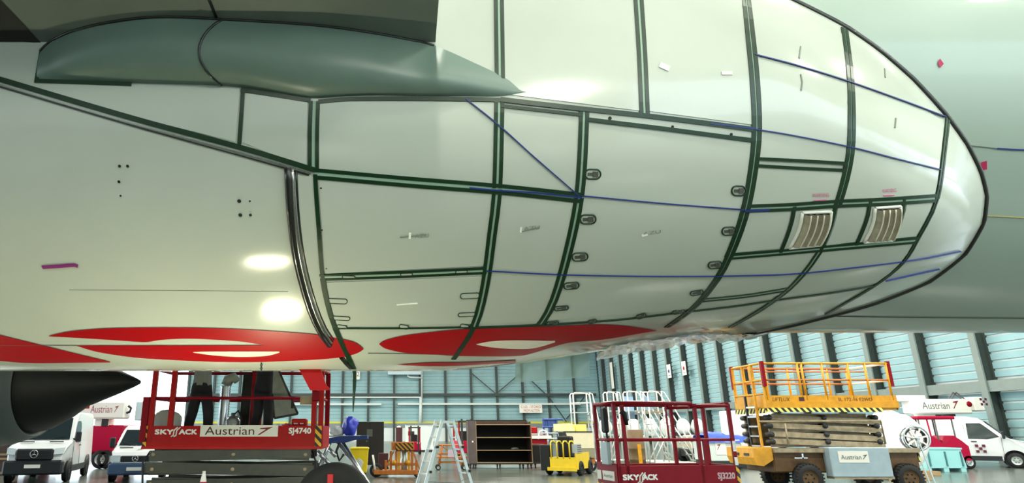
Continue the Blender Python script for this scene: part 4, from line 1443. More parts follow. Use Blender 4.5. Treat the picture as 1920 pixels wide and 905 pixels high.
# ------------------------------------------------------------------ people on the red lift
M_shirt = mat('grey_shirt', (120, 124, 120), 0.85, bump=0.3, scale=20)
M_bodyskin = mat('skin', (196, 150, 124), 0.55)
M_hair = mat('dark_hair', (30, 24, 20), 0.7)
M_shoe = mat('work_shoe', (14, 14, 15), 0.6)
def person(label, loc, rz, shirt, lean=0.0, stance=0.14, arms=((0.32, -0.05, 1.35), (0.30, -0.28, 1.62))):
    """stands at loc facing -y; arms lists elbow and hand of the right arm, mirrored"""
    J = {}
    V, E, Rr = [], [], []
    def v(p, r, par=None):
        V.append(Vector(p)); Rr.append(r)
        if par is not None: E.append((par, len(V) - 1))
        return len(V) - 1
    pel = v((0, 0, 0.98), (0.20, 0.15))
    wst = v((0, 0.0, 1.12), (0.20, 0.14), pel)
    chs = v((0, -lean * 0.2, 1.34), (0.20, 0.14), wst)
    nck0 = v((0, -lean * 0.3, 1.47), (0.11, 0.085), chs)
    nck = v((0, -lean * 0.35, 1.54), (0.055, 0.058), nck0)
    hd0 = v((0, -lean * 0.4 - 0.015, 1.63), (0.07, 0.082), nck)
    hd1 = v((0, -lean * 0.4 - 0.01, 1.71), (0.078, 0.098), hd0)
    hd2 = v((0, -lean * 0.4, 1.78), (0.06, 0.075), hd1)
    for s in (-1, 1):
        hip = v((s * 0.11, 0, 0.88), (0.125, 0.13), pel)
        kn = v((s * (stance * 0.85), -0.02, 0.50), (0.105, 0.11), hip)
        cf = v((s * stance, 0.02, 0.34), (0.10, 0.105), kn)
        an = v((s * stance, 0.03, 0.10), (0.085, 0.09), cf)
        ft = v((s * (stance + 0.01), -0.06, 0.05), (0.045, 0.045), an)
        to = v((s * (stance + 0.025), -0.17, 0.04), (0.045, 0.035), ft)
        sh = v((s * 0.19, -lean * 0.28, 1.44), (0.07, 0.07), nck0)
        el = v((s * arms[0][0], arms[0][1] - lean * 0.3, arms[0][2]), (0.048, 0.048), sh)
        wr_ = v((s * arms[1][0], arms[1][1] - lean * 0.3, arms[1][2]), (0.03, 0.032), el)
        d = (V[wr_] - V[el]).normalized()
        pm = v(V[wr_] + d * 0.06, (0.036, 0.022), wr_)
        side = d.cross(Vector((0, 1, 0)));  side = side.normalized() if side.length > 0.1 else Vector((1, 0, 0))
        for k, ln in enumerate((0.070, 0.082, 0.076, 0.060)):
            b0 = v(V[pm] + d * 0.035 + side * (k - 1.5) * 0.021, 0.0095, pm)
            b1 = v(V[b0] + d * ln * 0.55, 0.0088, b0)
            v(V[b1] + d * ln * 0.4 + Vector((0, -0.02, -0.01)), 0.008, b1)
        th = v(V[wr_] + d * 0.03 + side * 0.045, 0.011, wr_)
        v(V[th] + d * 0.045 + side * 0.018, 0.009, th)
    me = bpy.data.meshes.new('person')
    me.from_pydata(V, E, [])
    ob = bpy.data.objects.new('person', me)
    COL.objects.link(ob)
    sk = ob.modifiers.new('skin', 'SKIN')
    for i, r in enumerate(Rr):
        me.skin_vertices[0].data[i].radius = r if isinstance(r, tuple) else (r, r)
    me.skin_vertices[0].data[0].use_root = True
    ob.modifiers.new('sub', 'SUBSURF').levels = 2
    bm_ = bpy.data.meshes.new_from_object(ob.evaluated_get(bpy.context.evaluated_depsgraph_get()))
    bpy.data.objects.remove(ob); bpy.data.meshes.remove(me)
    bm_.name = 'person'
    for m in (M_cloth, shirt, M_bodyskin, M_hair, M_shoe):
        bm_.materials.append(m)
    for p in bm_.polygons:
        z = p.center.z; x = abs(p.center.x)
        i = 0
        if z < 0.09: i = 4
        elif z > 1.08: i = 1
        if z > 1.52 and x < 0.12: i = 2
        if z > 1.74 and x < 0.12 or (z > 1.64 and x < 0.12 and p.center.y > 0.02): i = 3
        hand = Vector((arms[1][0], arms[1][1] - lean * 0.3, arms[1][2]))
        if (Vector((x, p.center.y, z)) - hand).length < 0.17 and ((Vector((x, p.center.y, z)) - hand).dot(hand - Vector(arms[0])) > 0): i = 2
        p.material_index = i
        p.use_smooth = True
    root = thing('person', label, 'person', loc, rz, 'workers on the red lift')
    o = bpy.data.objects.new('body', bm_)
    COL.objects.link(o); o.parent = root
    # face: nose, ears, eyes, mouth
    f = MB()
    hy = -lean * 0.4
    f.add([(-0.014, hy - 0.088, 1.66), (0.014, hy - 0.088, 1.66), (0, hy - 0.118, 1.665), (0, hy - 0.09, 1.71)], [(0, 1, 2), (1, 3, 2), (3, 0, 2)])
    for s in (-1, 1):
        f.ball((s * 0.075, hy, 1.68), (0.012, 0.022, 0.032))
    f.build('face_features', M_bodyskin, root)
    f = MB()
    for s in (-1, 1):
        f.ball((s * 0.03, hy - 0.086, 1.70), (0.012, 0.008, 0.007))
    f.box(-0.022, 0.022, hy - 0.088, hy - 0.08, 1.628, 1.634)
    f.build('eyes_and_mouth', M_hair, root)
    return root
zd = zb + 0.14
YP = YL + 0.42
person('worker in grey shirt and dark trousers standing left on the red lift', (fx(372, YP), YP, zd), 172, M_shirt, stance=0.20)
person('worker in black clothes standing right on the red lift', (fx(491, YP), YP, zd), 160, M_cloth, stance=0.15)
# ------------------------------------------------------------------ clutter on the red lift deck
Yd = YL + 0.45
def blob(c, r, seed, amp=0.18, n=18, k=12, flat=None):
    """crumpled rounded mass"""
    rnd = random.Random(seed)
    ph = [(rnd.uniform(2, 5), rnd.uniform(0, 6), rnd.uniform(2, 5), rnd.uniform(0, 6)) for _ in range(4)]
    b = MB().ball((0, 0, 0), 1.0, n=n, k=k)
    out = []
    for x, y, z in b.v:
        a, e = math.atan2(y, x), math.acos(max(-1, min(1, z)))
        s = math.sin(e)
        d = 1 + amp * s * sum(math.sin(p[0] * round(1) * a * 1.0 // 1 * 0 + round(p[0]) * a + p[1]) * math.sin(p[2] * e + p[3]) for p in ph) / 2
        q = [c[0] + r[0] * x * d, c[1] + r[1] * y * d, c[2] + r[2] * z * d]
        if flat is not None: q[2] = max(q[2], flat)
        out.append(tuple(q))
    b.v = out
    return b
def dz(py): return fz(py, Yd)
def dx(px): return fx(px, Yd)
zd0 = zd
def solo(b, name, m, label, cat, loc, group=None, fix=True, rz=0):
    o = b.build(name, m, None, fix=fix)
    o.location = loc
    o.rotation_euler = (0, 0, R(rz))
    return tag(o, label, cat, group)
wbag = mat('cloudy_plastic', (176, 178, 158), 0.3, coat=0.3, alpha=0.92)
h = dz(767) - zd0
solo(blob((0, 0, h / 2), (dx(343) - dx(312), 0.22, h / 2), 3, 0.12, flat=0.0), 'plastic_bag', wbag, 'cloudy plastic bag at the left end of the red lift deck', 'bag', (dx(309), Yd, zd0))
# silver duct hose on a stand between the workers
t = thing('duct_hose', 'silver ribbed duct hose standing between the two workers', 'hose', (dx(410), Yd + 0.3, zd0))
b = MB()
prof = []
for k in range(22):
    prof += [(0.115, k * 0.05), (0.10, k * 0.05 + 0.025)]
b.lathe(prof, (0, 0, 0), n=18)
b.build('ribbed_hose', M_chrome, t)
MB().tube([(0.0, 0, 1.08), (0.05, 0, 1.2), (0.16, -0.02, 1.25), (0.24, -0.02, 1.16)], [0.11, 0.12, 0.1, 0.07]).build('hose_elbow', mat('canvas_grey', (140, 148, 140), 0.7), t)
t = thing('canister', 'small grey metal canister behind the red rail by the worker in black', 'canister', (dx(435), Yd + 0.05, zd0))
MB().lathe([(0.001, 0), (0.14, 0), (0.15, 0.04), (0.15, 0.36), (0.11, 0.44), (0.05, 0.46), (0.05, 0.52), (0.001, 0.52)], (0, 0, 0), n=20).build('tank', M_chrome, t)
MB().tube([(0.03, -0.03, 0.5), (0.12, -0.12, 0.56), (0.2, -0.15, 0.4), (0.18, -0.14, 0.05)], 0.018).build('tube', M_black, t)
# black hanging bag between the posts
b = MB().prism([(-0.10, 0.0), (0.10, 0.0), (0.13, 1.3), (-0.06, 1.35)], -0.08, 0.08)
solo(b, 'tool_bag', mat('bag_black', (18, 18, 18), 0.8, bump=0.4, scale=15), 'tall black tool bag leaning on the middle red post', 'bag', (dx(448), Yd + 0.42, zd0))
# framed grey screen leaning out to the right
t = thing('folding_screen', 'grey translucent screen in a black frame right of the workers', 'screen', (dx(512), Yd - 0.28, 0))
q = [(512, 694), (520, 693), (546, 745), (561, 776), (518, 784), (512, 740)]
P = [(dx(px) - dx(512), 0, dz(py)) for px, py in q]
MB().prism([(p[0], p[2]) for p in P], -0.006, 0.006).build('screen_cloth', mat('screen_cloth', (126, 132, 124), 0.6, var=0.3, scale=5), t)
for i, (a, c) in enumerate(((1, 2), (2, 3), (3, 4), (0, 1), (5, 4))):
    MB().tube([P[a], P[c]], 0.022).build('frame_bar', M_dark, t)
MB().box(dx(548) - dx(512), dx(553) - dx(512), -0.02, 0.02, dz(766), dz(754)).build('pull_tab', M_black, t)
# red case and pink rag near the number
t = thing('tool_case', 'small red case on the right end of the red lift deck', 'case', (dx(564), Yd - 0.2, zd0))
part('case_body', M_lred, t, (-0.15, 0.15, -0.1, 0.1, 0, dz(785) - zd0), bev=0.02)
part('case_label', M_letw, t, (-0.10, -0.02, -0.106, -0.1, dz(795) - zd0, dz(793) - zd0), (0.02, 0.09, -0.106, -0.1, dz(795) - zd0, dz(793) - zd0))
solo(blob((0, 0, 0.16), (0.12, 0.10, 0.15), 9, 0.3, flat=0), 'rag', mat('rag_pink', (222, 70, 110), 0.8), 'crumpled pink rag beside the small red case', 'rag', (dx(540), Yd - 0.15, zd0))
solo(blob((0, 0, 0.15), (0.08, 0.08, 0.15), 12, 0.3, flat=0), 'rag', mat('rag_white', (226, 228, 232), 0.8), 'crumpled white rag left of the pink one on the red lift', 'rag', (dx(526), Yd - 0.2, zd0))

# traffic cone in front of the lift
t = thing('traffic_cone', 'red and white traffic cone in front of the red lift', 'cone', (fx(389, 12.3), 12.3, 0))
part('cone_base', M_black, t, (-0.22, 0.22, -0.22, 0.22, 0, 0.04))
MB().lathe([(0.17, 0.04), (0.115, 0.45)], (0, 0, 0), n=20).build('red_band', M_pink, t)
MB().lathe([(0.115, 0.45), (0.085, 0.70)], (0, 0, 0), n=20).build('white_band', M_letw, t)
MB().lathe([(0.085, 0.70), (0.058, 0.96)], (0, 0, 0), n=20).build('red_band', M_pink, t)
MB().lathe([(0.058, 0.96), (0.03, 1.10), (0.026, 1.14), (0.001, 1.14)], (0, 0, 0), n=20).build('white_tip', M_letw, t)

# ------------------------------------------------------------------ big aircraft tyre with red strap
t = thing('spare_tyre', 'big black aircraft tyre with a red strap by the red lift', 'tyre', (fx(630, 11.6), 11.6, 0))
rT = 0.66
prof = [(0.30, -0.2), (0.5, -0.24), (0.60, -0.22), (0.65, -0.14)]
for k in range(5):
    y = -0.11 + k * 0.055
    prof += [(rT, y - 0.018), (rT, y + 0.018), (rT - 0.015, y + 0.022), (rT - 0.015, y + 0.033)]
prof += [(0.65, 0.14), (0.60, 0.22), (0.5, 0.24), (0.30, 0.2)]
MB().lathe(prof, (0, 0, rT), axis='y', n=56).build('tyre', M_tyre, t)
MB().lathe([(0.31, -0.17), (0.27, -0.12), (0.12, -0.1), (0.10, -0.2), (0.001, -0.2)], (0, 0, rT), axis='y', n=32).build('hub', M_dark, t)
MB().box(-0.10, 0.0, -0.27, -0.245, 0.72, 1.15, bev=0.01).build('strap', mat('strap_red', (190, 24, 30), 0.6), t)

# blue work stand with silver legs, blue bag on it
YS = 16.0
t = thing('work_stand', 'blue topped work stand with silver legs behind the big tyre', 'stand', (fx(648, YS), YS, 0))
def sx(px): return fx(px, YS) - fx(648, YS)
def sz(py): return fz(py, YS)
M_bl = mat('stand_blue', (36, 66, 130), 0.45)
MB().prism([(sx(612), sz(828)), (sx(610), sz(822)), (sx(640), sz(817)), (sx(690), sz(816)), (sx(690), sz(822)), (sx(668), sz(824)), (sx(650), sz(829)), (sx(628), sz(830))], -0.35, 0.35).build('top', M_bl, t)
part('tray', M_alu, t, (sx(612), sx(676), -0.33, 0.33, sz(818.5), sz(816)))
for (a, c, y) in (((636, 828), (690, 900), -0.3), ((640, 828), (686, 900), 0.3), ((622, 828), (596, 890), -0.3), ((616, 828), (600, 890), 0.3)):
    p, q = Vector((sx(a[0]), y, sz(a[1]))), Vector((sx(c[0]), y, sz(c[1])))
    q = p + (q - p) * (p.z / (p.z - q.z))
    MB().tube([p, q], 0.045).build('leg', M_chrome, t)
MB().tube([(sx(600), -0.3, sz(872)), (sx(668), -0.3, sz(872))], 0.025).build('stretcher', M_chrome, t)
MB().tube([(sx(640), -0.34, sz(829)), (sx(634), -0.36, sz(845)), (sx(640), -0.36, sz(862)), (sx(648), -0.34, sz(850))], 0.03).build('hose', M_black, t)
for k, (a, c) in enumerate(((600, 845), (610, 855), (620, 840))):
    MB().tube([(sx(a), -0.36, sz(c)), (sx(a + 14), -0.38, sz(c + 14))], 0.05).build('cylinder', M_chrome, t)
solo(blob((0, 0, 0.2), (0.17, 0.15, 0.24), 5, 0.3, flat=0), 'plastic_bag', mat('bag_blue', (52, 66, 200), 0.35), 'bright blue plastic bag on the blue work stand', 'bag', (fx(656, YS), YS, sz(816)))
solo(blob((0, 0, 0.1), (0.16, 0.12, 0.12), 6, 0.3, flat=0), 'rag', mat('rag_white', (226, 228, 232), 0.8), 'white rag lying on the blue work stand', 'rag', (fx(632, YS), YS, sz(816)))

# yellow bin
YB = 26.0
t = thing('wheeled_bin', 'yellow plastic wheeled bin in front of the dark cabinet', 'bin', (fx(675, YB), YB, 0))
b = MB()
w0, w1 = 0.26, 0.33
rows = []
for z, wv, d in ((0.30, w0, 0.22), (0.34, w0 + 0.02, 0.24), (1.12, w1, 0.30), (1.18, w1 + 0.03, 0.33), (1.22, w1 - 0.02, 0.28)):
    rows.append([(x * wv, y * d, z) for x, y in ((-1, -1), (0, -1.06), (1, -1), (1.04, 0), (1, 1), (0, 1.04), (-1, 1), (-1.04, 0), (-1, -1))])
b.grid(rows, smooth=False); b.add(rows[-1][:-1], [list(range(8))]); b.add(rows[0][:-1], [list(range(8))])
b.build('bin_body', mat('bin_yellow', (232, 200, 24), 0.45), t)
b = blob((0.0, -0.30, 0.62), (0.14, 0.03, 0.20), 8, 0.25); b.build('worn_patch', mat('patch_grey', (186, 190, 186), 0.5), t)
for x in (-0.2, 0.22):
    wheel(t, (x, -0.1, 0.16), 0.16, 0.07, axis='x')
MB().tube([(-0.2, 0.3, 1.15), (-0.2, 0.4, 1.2), (0.2, 0.4, 1.2), (0.2, 0.3, 1.15)], 0.02).build('handle', M_dark, t)

# dark cabinet
YC = 33.0
t = thing('steel_cabinet', 'tall plain dark brown cabinet behind the yellow bin', 'cabinet', (fx(694, YC), YC, 0))
wc = (fx(720, YC) - fx(669, YC)) / 2
M_cbr = mat('cabinet_brown', (38, 32, 28), 0.5, var=0.15)
part('body', M_cbr, t, (-wc, wc, 0, 0.6, 0.22, fz(790, YC)), bev=0.02)
for x in (-wc + 0.02, 0.01):
    part('door', M_cbr, t, (x, x + wc - 0.03, -0.03, 0, 0.28, fz(792, YC)))
part('notice', mat('notice_grey', (92, 92, 84), 0.5), t, (-0.16, 0.12, -0.04, -0.03, fz(818, YC), fz(804, YC)))
part('door_lock', M_letg, t, (-0.2, -0.12, -0.05, -0.03, fz(828, YC), fz(825, YC)))
for x in (-wc + 0.15, wc - 0.15):
    for y in (0.1, 0.5):
        caster(t, x, y, 0.09)
t = thing('crate', 'small maroon crate at the foot of the dark cabinet', 'crate', (fx(718, 30.5), 30.5, 0))
part('crate_box', mat('crate_maroon', (74, 34, 36), 0.6), t, (-0.2, 0.25, -0.2, 0.2, 0.25, fz(849, 30.5)), bev=0.02)
part('skid', M_dark, t, (-0.22, 0.27, -0.18, -0.1, 0, 0.25), (-0.22, 0.27, 0.1, 0.18, 0, 0.25))

# yellow-orange axle jack
YJ = 28.0
t = thing('axle_jack', 'rusty yellow axle jack with striped top plate beside the ladder', 'jack', (fx(745, YJ), YJ, 0))
def jx(px): return fx(px, YJ) - fx(745, YJ)
def jz(py): return fz(py, YJ)
part('base_beam', M_ora, t, (jx(702), jx(783), -0.25, 0.25, 0.1, jz(880)), bev=0.03)
part('striped_plate', stripes('jack_stripes', (196, 136, 40), (40, 28, 16), 0.18), t, (jx(742), jx(774), -0.30, -0.26, jz(843), jz(830)))
part('head', M_ora, t, (jx(734), jx(776), -0.26, 0.2, jz(843), jz(828)), bev=0.02)
for px in (724, 733, 743, 748, 766, 772, 780):
    part('frame_post', M_yel if px in (748, 766) else M_ora, t, (jx(px) - 0.05, jx(px) + 0.05, -0.2, -0.1, 0.2, jz(845 if 730 < px < 775 else 862)))
part('cross_beam', M_ora, t, (jx(722), jx(783), -0.22, -0.08, jz(872), jz(867)))
MB().lathe([(0.001, 0), (0.14, 0), (0.14, 0.5), (0.10, 0.55), (0.10, 1.0), (0.001, 1.0)], (jx(757), 0.0, 0.2), n=18).build('ram', M_alu, t)
for px in (739, 764):
    MB().ball((jx(px), -0.22, jz(866)), 0.10).build('valve', M_yel, t)
MB().bar((jx(738), -0.15, jz(846)), (jx(722), -0.15, jz(880)), 0.06, 0.06).build('stay', M_ora, t)
MB().bar((jx(774), -0.15, jz(846)), (jx(786), -0.15, jz(880)), 0.06, 0.06).build('stay', M_ora, t)
wheel(t, (jx(706), -0.1, 0.27), 0.27, 0.12, rim=M_dirt)
wheel(t, (jx(781), -0.1, 0.14), 0.14, 0.10, rim=M_dirt)
MB().tube([(jx(704), -0.2, 0.3), (jx(700), -0.25, jz(852))], 0.04).build('tow_handle', M_letw, t)

# aluminium A-frame ladder
YA = 17.6
t = thing('step_ladder', 'aluminium A-frame ladder standing on the open floor', 'ladder', (fx(834, YA), YA, 0), 28)
def lx(px): return fx(px, YA) - fx(834, YA)
def lz(py): return fz(py, YA)
for s, (tx, ty), (bx_, by_) in ((-1, (822, 788), (782, 905)), (1, (846, 789), (880, 905))):
    p, q = Vector((lx(tx), 0, lz(ty))), Vector((lx(bx_), 0, lz(by_)))
    q = p + (q - p) * (p.z / (p.z - q.z))
    for y, o_ in ((-0.22, 0), (0.22, 0)):
        MB().bar(p + Vector((0, y * 0.7, 0)), q + Vector((0, y, 0)), 0.03, 0.085, up=(1, 0, 0)).build('stile', M_alu, t)
    for k in range(7):
        f = (k + 0.4) / 7
        c = p.lerp(q, f)
        wv = 0.22 * (0.7 + 0.3 * f)
        MB().bar(c + Vector((0, -wv, 0)), c + Vector((0, wv, 0)), 0.07, 0.03).build('rung', M_letw if s < 0 else M_alu, t)
    for y in (-0.22, 0.22):
        MB().box(q.x - 0.05, q.x + 0.05, y - 0.03, y + 0.03, 0, 0.06).build('foot', M_black, t)
    for k in (1, 3):
        c = p.lerp(q, (k + 1.2) / 7)
        MB().box(c.x + 0.02, c.x + 0.06, -0.26, -0.2, c.z - 0.03, c.z + 0.03).build('hinge_clip', M_black, t)
b = MB()
for y in (-0.16, 0.16):
    b.bar((lx(822), y, lz(790)), (lx(846), y, lz(791)), 0.03, 0.05)
b.build('top_hinge', M_alu, t)
MB().tube([(lx(786), -0.2, lz(900)), (lx(846), -0.24, lz(904)), (lx(878), -0.2, lz(895))], 0.008).build('spread_cord', M_letg, t)

# orange tool trolley behind the ladder
YO = 33.0
t = thing('tool_trolley', 'orange frame trolley seen between the ladder legs', 'trolley', (fx(845, YO), YO, 0))
def ox(px): return fx(px, YO) - fx(845, YO)
def oz(py): return fz(py, YO)
for y in (-0.3, 0.3):
    for px in (822, 866):
        MB().tube([(ox(px), y, 0.2), (ox(px + (6 if px < 840 else -2)), y, oz(833))], 0.035).build('post', M_ora, t)
    for py in (834, 850, 866):
        MB().tube([(ox(820), y, oz(py)), (ox(868), y, oz(py))], 0.03).build('rail', M_ora, t)
    MB().tube([(ox(826), y, oz(834)), (ox(866), y, oz(864))], 0.025).build('brace', M_ora, t)
part('shelf', M_ora, t, (ox(818), ox(872), -0.32, 0.32, oz(858), oz(855)))
part('cloth_panel', mat('cloth_lilac', (200, 180, 196), 0.7), t, (ox(838), ox(850), -0.34, -0.32, oz(856), oz(842)))
for px in (820, 868):
    for y in (-0.3, 0.3):
        wheel(t, (ox(px), y, 0.12), 0.12, 0.06)

# far red forklift, white hut with red machine
def forklift(label, px, Y, hgt, rz):
    t = thing('forklift', label, 'forklift', (fx(px, Y), Y, 0), rz, 'red forklifts')
    k = hgt / 2.1
    part('chassis', M_pink, t, (-0.5 * k, 0.5 * k, -0.6 * k, 0.9 * k, 0.25 * k, 0.95 * k), bev=0.05)
    for x in (-0.42 * k, 0.42 * k):
        for y in (-0.5 * k, 0.7 * k):
            part('cab_post', M_lred, t, (x - 0.05, x + 0.05, y - 0.05, y + 0.05, 0.9 * k, 2.0 * k))
    part('cab_roof', M_dark, t, (-0.5 * k, 0.5 * k, -0.6 * k, 0.8 * k, 2.0 * k, 2.1 * k))
    part('seat', M_black, t, (-0.25 * k, 0.25 * k, 0.0, 0.3 * k, 0.9 * k, 1.5 * k), bev=0.04)
    for x in (-0.3 * k, 0.3 * k):
        part('mast', M_dark, t, (x - 0.06, x + 0.06, -0.78 * k, -0.66 * k, 0.1 * k, 2.2 * k))
        part('fork', M_dark, t, (x - 0.05, x + 0.05, -1.6 * k, -0.7 * k, 0.06, 0.12))
        wheel(t, (x * 1.5, -0.3 * k, 0.25 * k), 0.25 * k, 0.15 * k, axis='x')
        wheel(t, (x * 1.5, 0.6 * k, 0.22 * k), 0.22 * k, 0.15 * k, axis='x')
    part('headlight', M_letw, t, (-0.4 * k, -0.2 * k, -0.62 * k, -0.6 * k, 0.8 * k, 0.92 * k), (0.2 * k, 0.4 * k, -0.62 * k, -0.6 * k, 0.8 * k, 0.92 * k))
    return t
forklift('red forklift left of the black shelf crate', 869, 48.0, 2.5, 10)
forklift('small red forklift in front of the white hut', 777, 55.0, 2.1, 0)
YW = 60.0
t = thing('site_hut', 'white site hut behind the ladder by the back wall', 'hut', (fx(786, YW), YW, 0))
wv = (fx(812, YW) - fx(760, YW)) / 2
part('body', M_base, t, (-wv, wv, 0, 2.4, 0.15, fz(795, YW)))
part('roof', M_col, t, (-wv - 0.08, wv + 0.08, -0.1, 2.5, fz(795, YW), fz(792.5, YW)))
part('window', M_glass, t, (-wv + 0.25, -wv + 0.8, -0.03, 0.0, fz(816, YW), fz(808, YW)))
part('skid', M_dark, t, (-wv, wv, 0.1, 0.3, 0, 0.15), (-wv, wv, 2.0, 2.2, 0, 0.15))
t = thing('locker', 'maroon locker standing left of the white hut', 'locker', (fx(748, 62), 62, 0))
part('body', mat('locker_maroon', (70, 24, 30), 0.5), t, (-0.28, 0.32, 0, 0.5, 0.0, fz(801, 62)))
part('door', mat('locker_maroon', (70, 24, 30), 0.5), t, (-0.25, 0.29, -0.03, 0, 0.08, fz(803, 62)))
MB().lathe([(0.001, 0), (0.2, 0.0), (0.2, 0.08), (0.001, 0.16)], (0, 0.2, fz(801, 62)), n=14).build('lamp', M_letw, t)

# black shelf crate on castors
YK = 34.0
t = thing('shelf_crate', 'long open crate with three black shelves and pale wooden edges', 'shelf', (fx(879, YK), YK, 0))
def kx(px): return fx(px, YK) - fx(879, YK)
def kz(py): return fz(py, YK)
WK = kx(996)
M_inb = mat('crate_inside', (22, 18, 17), 0.8)
part('end_panel', M_wood, t, (0, 0.06, 0, 1.2, 0.25, kz(788)))
part('end_face', mat('end_grey', (98, 86, 84), 0.6, var=0.2), t, (kx(877), kx(893), -0.02, 0, 0.25, kz(788)))
part('end_panel', M_wood, t, (WK - 0.06, WK, 0, 1.2, 0.25, kz(790)))
part('back_panel', M_inb, t, (0, WK, 1.14, 1.2, 0.25, kz(786)))
part('top_board', M_wood, t, (0.4, WK, 0.9, 1.14, kz(795), kz(788)))
for py in (795, 819, 843, 866):
    part('shelf_board', M_inb, t, (0.06, WK - 0.06, 0.0, 1.14, kz(py) - 0.03, kz(py)))
    part('shelf_edge', M_woodl, t, (kx(893), WK, -0.03, 0.0, kz(py) - 0.035, kz(py)))
for px in (893, 996):
    part('edge_post', M_woodl, t, (kx(px) - 0.025, kx(px), -0.03, 0.0, 0.25, kz(790)))
part('base_frame', M_dark, t, (0, WK, 0, 1.2, 0.2, 0.27))
for px in (880, 890, 935, 978, 993):
    caster(t, kx(px), 0.1, 0.085); caster(t, kx(px), 1.0, 0.085)
part('paper_tag', M_letw, t, (kx(884), kx(887), -0.03, -0.02, kz(829), kz(826)))
b = blob((0, 0, 0.05), (0.2, 0.15, 0.06), 21, 0.3, flat=0)
solo(b, 'rag', M_letg, 'grey rag lying on the middle shelf of the black crate', 'rag', (fx(965, YK), YK + 0.3, kz(843)))
t = thing('shelf_crate', 'low dark crate right of the long black shelves', 'shelf', (fx(997, YK + 0.6), YK + 0.6, 0))
w4 = fx(1019, YK) - fx(997, YK)
part('body', M_inb, t, (0, w4, 0, 0.9, 0.3, fz(834, YK)))
part('rim', M_wood, t, (-0.03, w4 + 0.03, -0.03, 0.93, fz(836, YK), fz(833, YK)))
part('base_frame', M_dark, t, (0, w4, 0, 0.9, 0.2, 0.3))
for x in (0.1, w4 - 0.1): caster(t, x, 0.1, 0.085)

# wall sign above the crate
t = thing('wall_sign', 'white wall sign with two lines of red text on the back wall', 'sign', (fx(998, WY - 1.2), WY - 1.2, 0))
ys = WY - 1.2
part('board', M_sign, t, (fx(976, ys) - fx(998, ys), fx(1019, ys) - fx(998, ys), 0, 0.06, fz(773.5, ys), fz(758, ys)))
lettering('C.S.D. - STORED', 0.42, fx(1017, ys) - fx(979, ys), (fx(979, ys) - fx(998, ys), -0.002, fz(764.5, ys)), (1, 0, 0), (0, 0, 1), mat('sign_red', (196, 60, 70), 0.6), t)
lettering('FROM ALSTON', 0.42, fx(1014, ys) - fx(984, ys), (fx(984, ys) - fx(998, ys), -0.002, fz(771.5, ys)), (1, 0, 0), (0, 0, 1), MATS['sign_red'], t)
for x in (fx(980, ys), fx(1015, ys)):
    part('bracket', M_cold, t, (x - fx(998, ys) - 0.1, x - fx(998, ys) + 0.1, 0.06, 0.4, fz(770, ys), fz(762, ys)))
# smoke vent poster beside hanging tape
yp = WY - 0.95
t = thing('wall_poster', 'white poster on the back wall behind the hanging green tape', 'poster', (fx(666, yp), yp, 0))
part('sheet', M_sign, t, (fx(659, yp) - fx(666, yp), fx(673, yp) - fx(666, yp), 0, 0.03, fz(711, yp), fz(693, yp)))
lettering('2', 0.8, 0.45, (0.1, -0.002, fz(705, yp)), (1, 0, 0), (0, 0, 1), M_letg, t)
# right wall notices
for px, py0, py1, Y, lab in ((1147, 679, 728, 92, 'narrow white notice on the right wall nearest the back corner'), (1254, 683, 708, 62.5, 'white notice with blue dot on the right wall'), (1282, 677, 703, 58.0, 'white notice with red dot on the right wall')):
    X = WX - 0.95
    Yq = X / ((px - PPX) / FPX) * 1.0
    d = ray(px, (py0 + py1) / 2); Yq = X / d.x * d.y
    t = thing('wall_notice', lab, 'notice', (X, Yq, 0))
    h0, h1 = at(px, py1, Yq).z, at(px, py0, Yq).z
    part('board', M_sign, t, (0, 0.05, -0.55, 0.55, h0, h1))
    part('bracket', M_cold, t, (0.05, 0.16, -0.1, 0.1, h0 + 0.2, h1 - 0.2))
    if 'dot' in lab:
        MB().lathe([(0.001, -0.012), (0.24, -0.012), (0.24, 0)], (0, 0, (h0 + h1) / 2), axis='x', n=18).build('dot', M_blue if 'blue' in lab else M_lred, t)
        part('text_line', M_letg, t, (-0.006, 0, -0.3, 0.3, h0 + 0.25, h0 + 0.32))

# ------------------------------------------------------------------ tow tractor, generator, red and blue machines
YT = 29.0
t = thing('tow_tractor', 'low yellow tow tractor with hooped guard right of the crates', 'tractor', (fx(1026, YT), YT, 0), -32)
M_ty = mat('tractor_yellow', (232, 198, 38.6), 0.45, var=0.15)
part('front_plate', M_ty, t, (0.05, 1.15, -0.05, 0.0, 0.24, 0.75))
part('chassis', M_dark, t, (-0.35, 1.15, 0, 2.4, 0.28, 0.72), bev=0.04)
part('nose_bar', M_ty, t, (-0.05, 1.2, -0.14, -0.05, 0.2, 0.34))
part('black_end', M_black, t, (-0.38, 0.05, -0.05, 0.4, 0.2, 1.25), bev=0.03)
for k in range(4):
    x = 0.12 + k * 0.27
    MB().tube([(x, -0.04, 0.7), (x, -0.04, 1.32), (x + 0.03, 0.02, 1.40), (x + 0.10, 0.12, 1.40), (x + 0.14, 0.18, 1.3)], 0.032).build('guard_hoop', M_ty, t)
part('side_plate', M_ty, t, (1.15, 1.19, 0.0, 1.9, 0.26, 0.92))
part('grille_panel', M_alu, t, (1.0, 1.22, 0.1, 0.7, 0.92, 1.28))
for k in range(4):
    part('grille_slat', M_letg, t, (1.22, 1.235, 0.14, 0.66, 0.97 + k * 0.08, 1.0 + k * 0.08))
part('seat', M_black, t, (0.1, 0.7, 0.9, 1.4, 0.7, 1.6), bev=0.05)
for y in (0.55, 1.9):
    for x in (-0.2, 1.15):
        wheel(t, (x, y, 0.3), 0.3, 0.2, axis='x', rim=M_dark)
YG = 31.5
t = thing('generator', 'beige ground power generator with pale lid behind the tow tractor', 'generator', (fx(1062, YG), YG, 0))
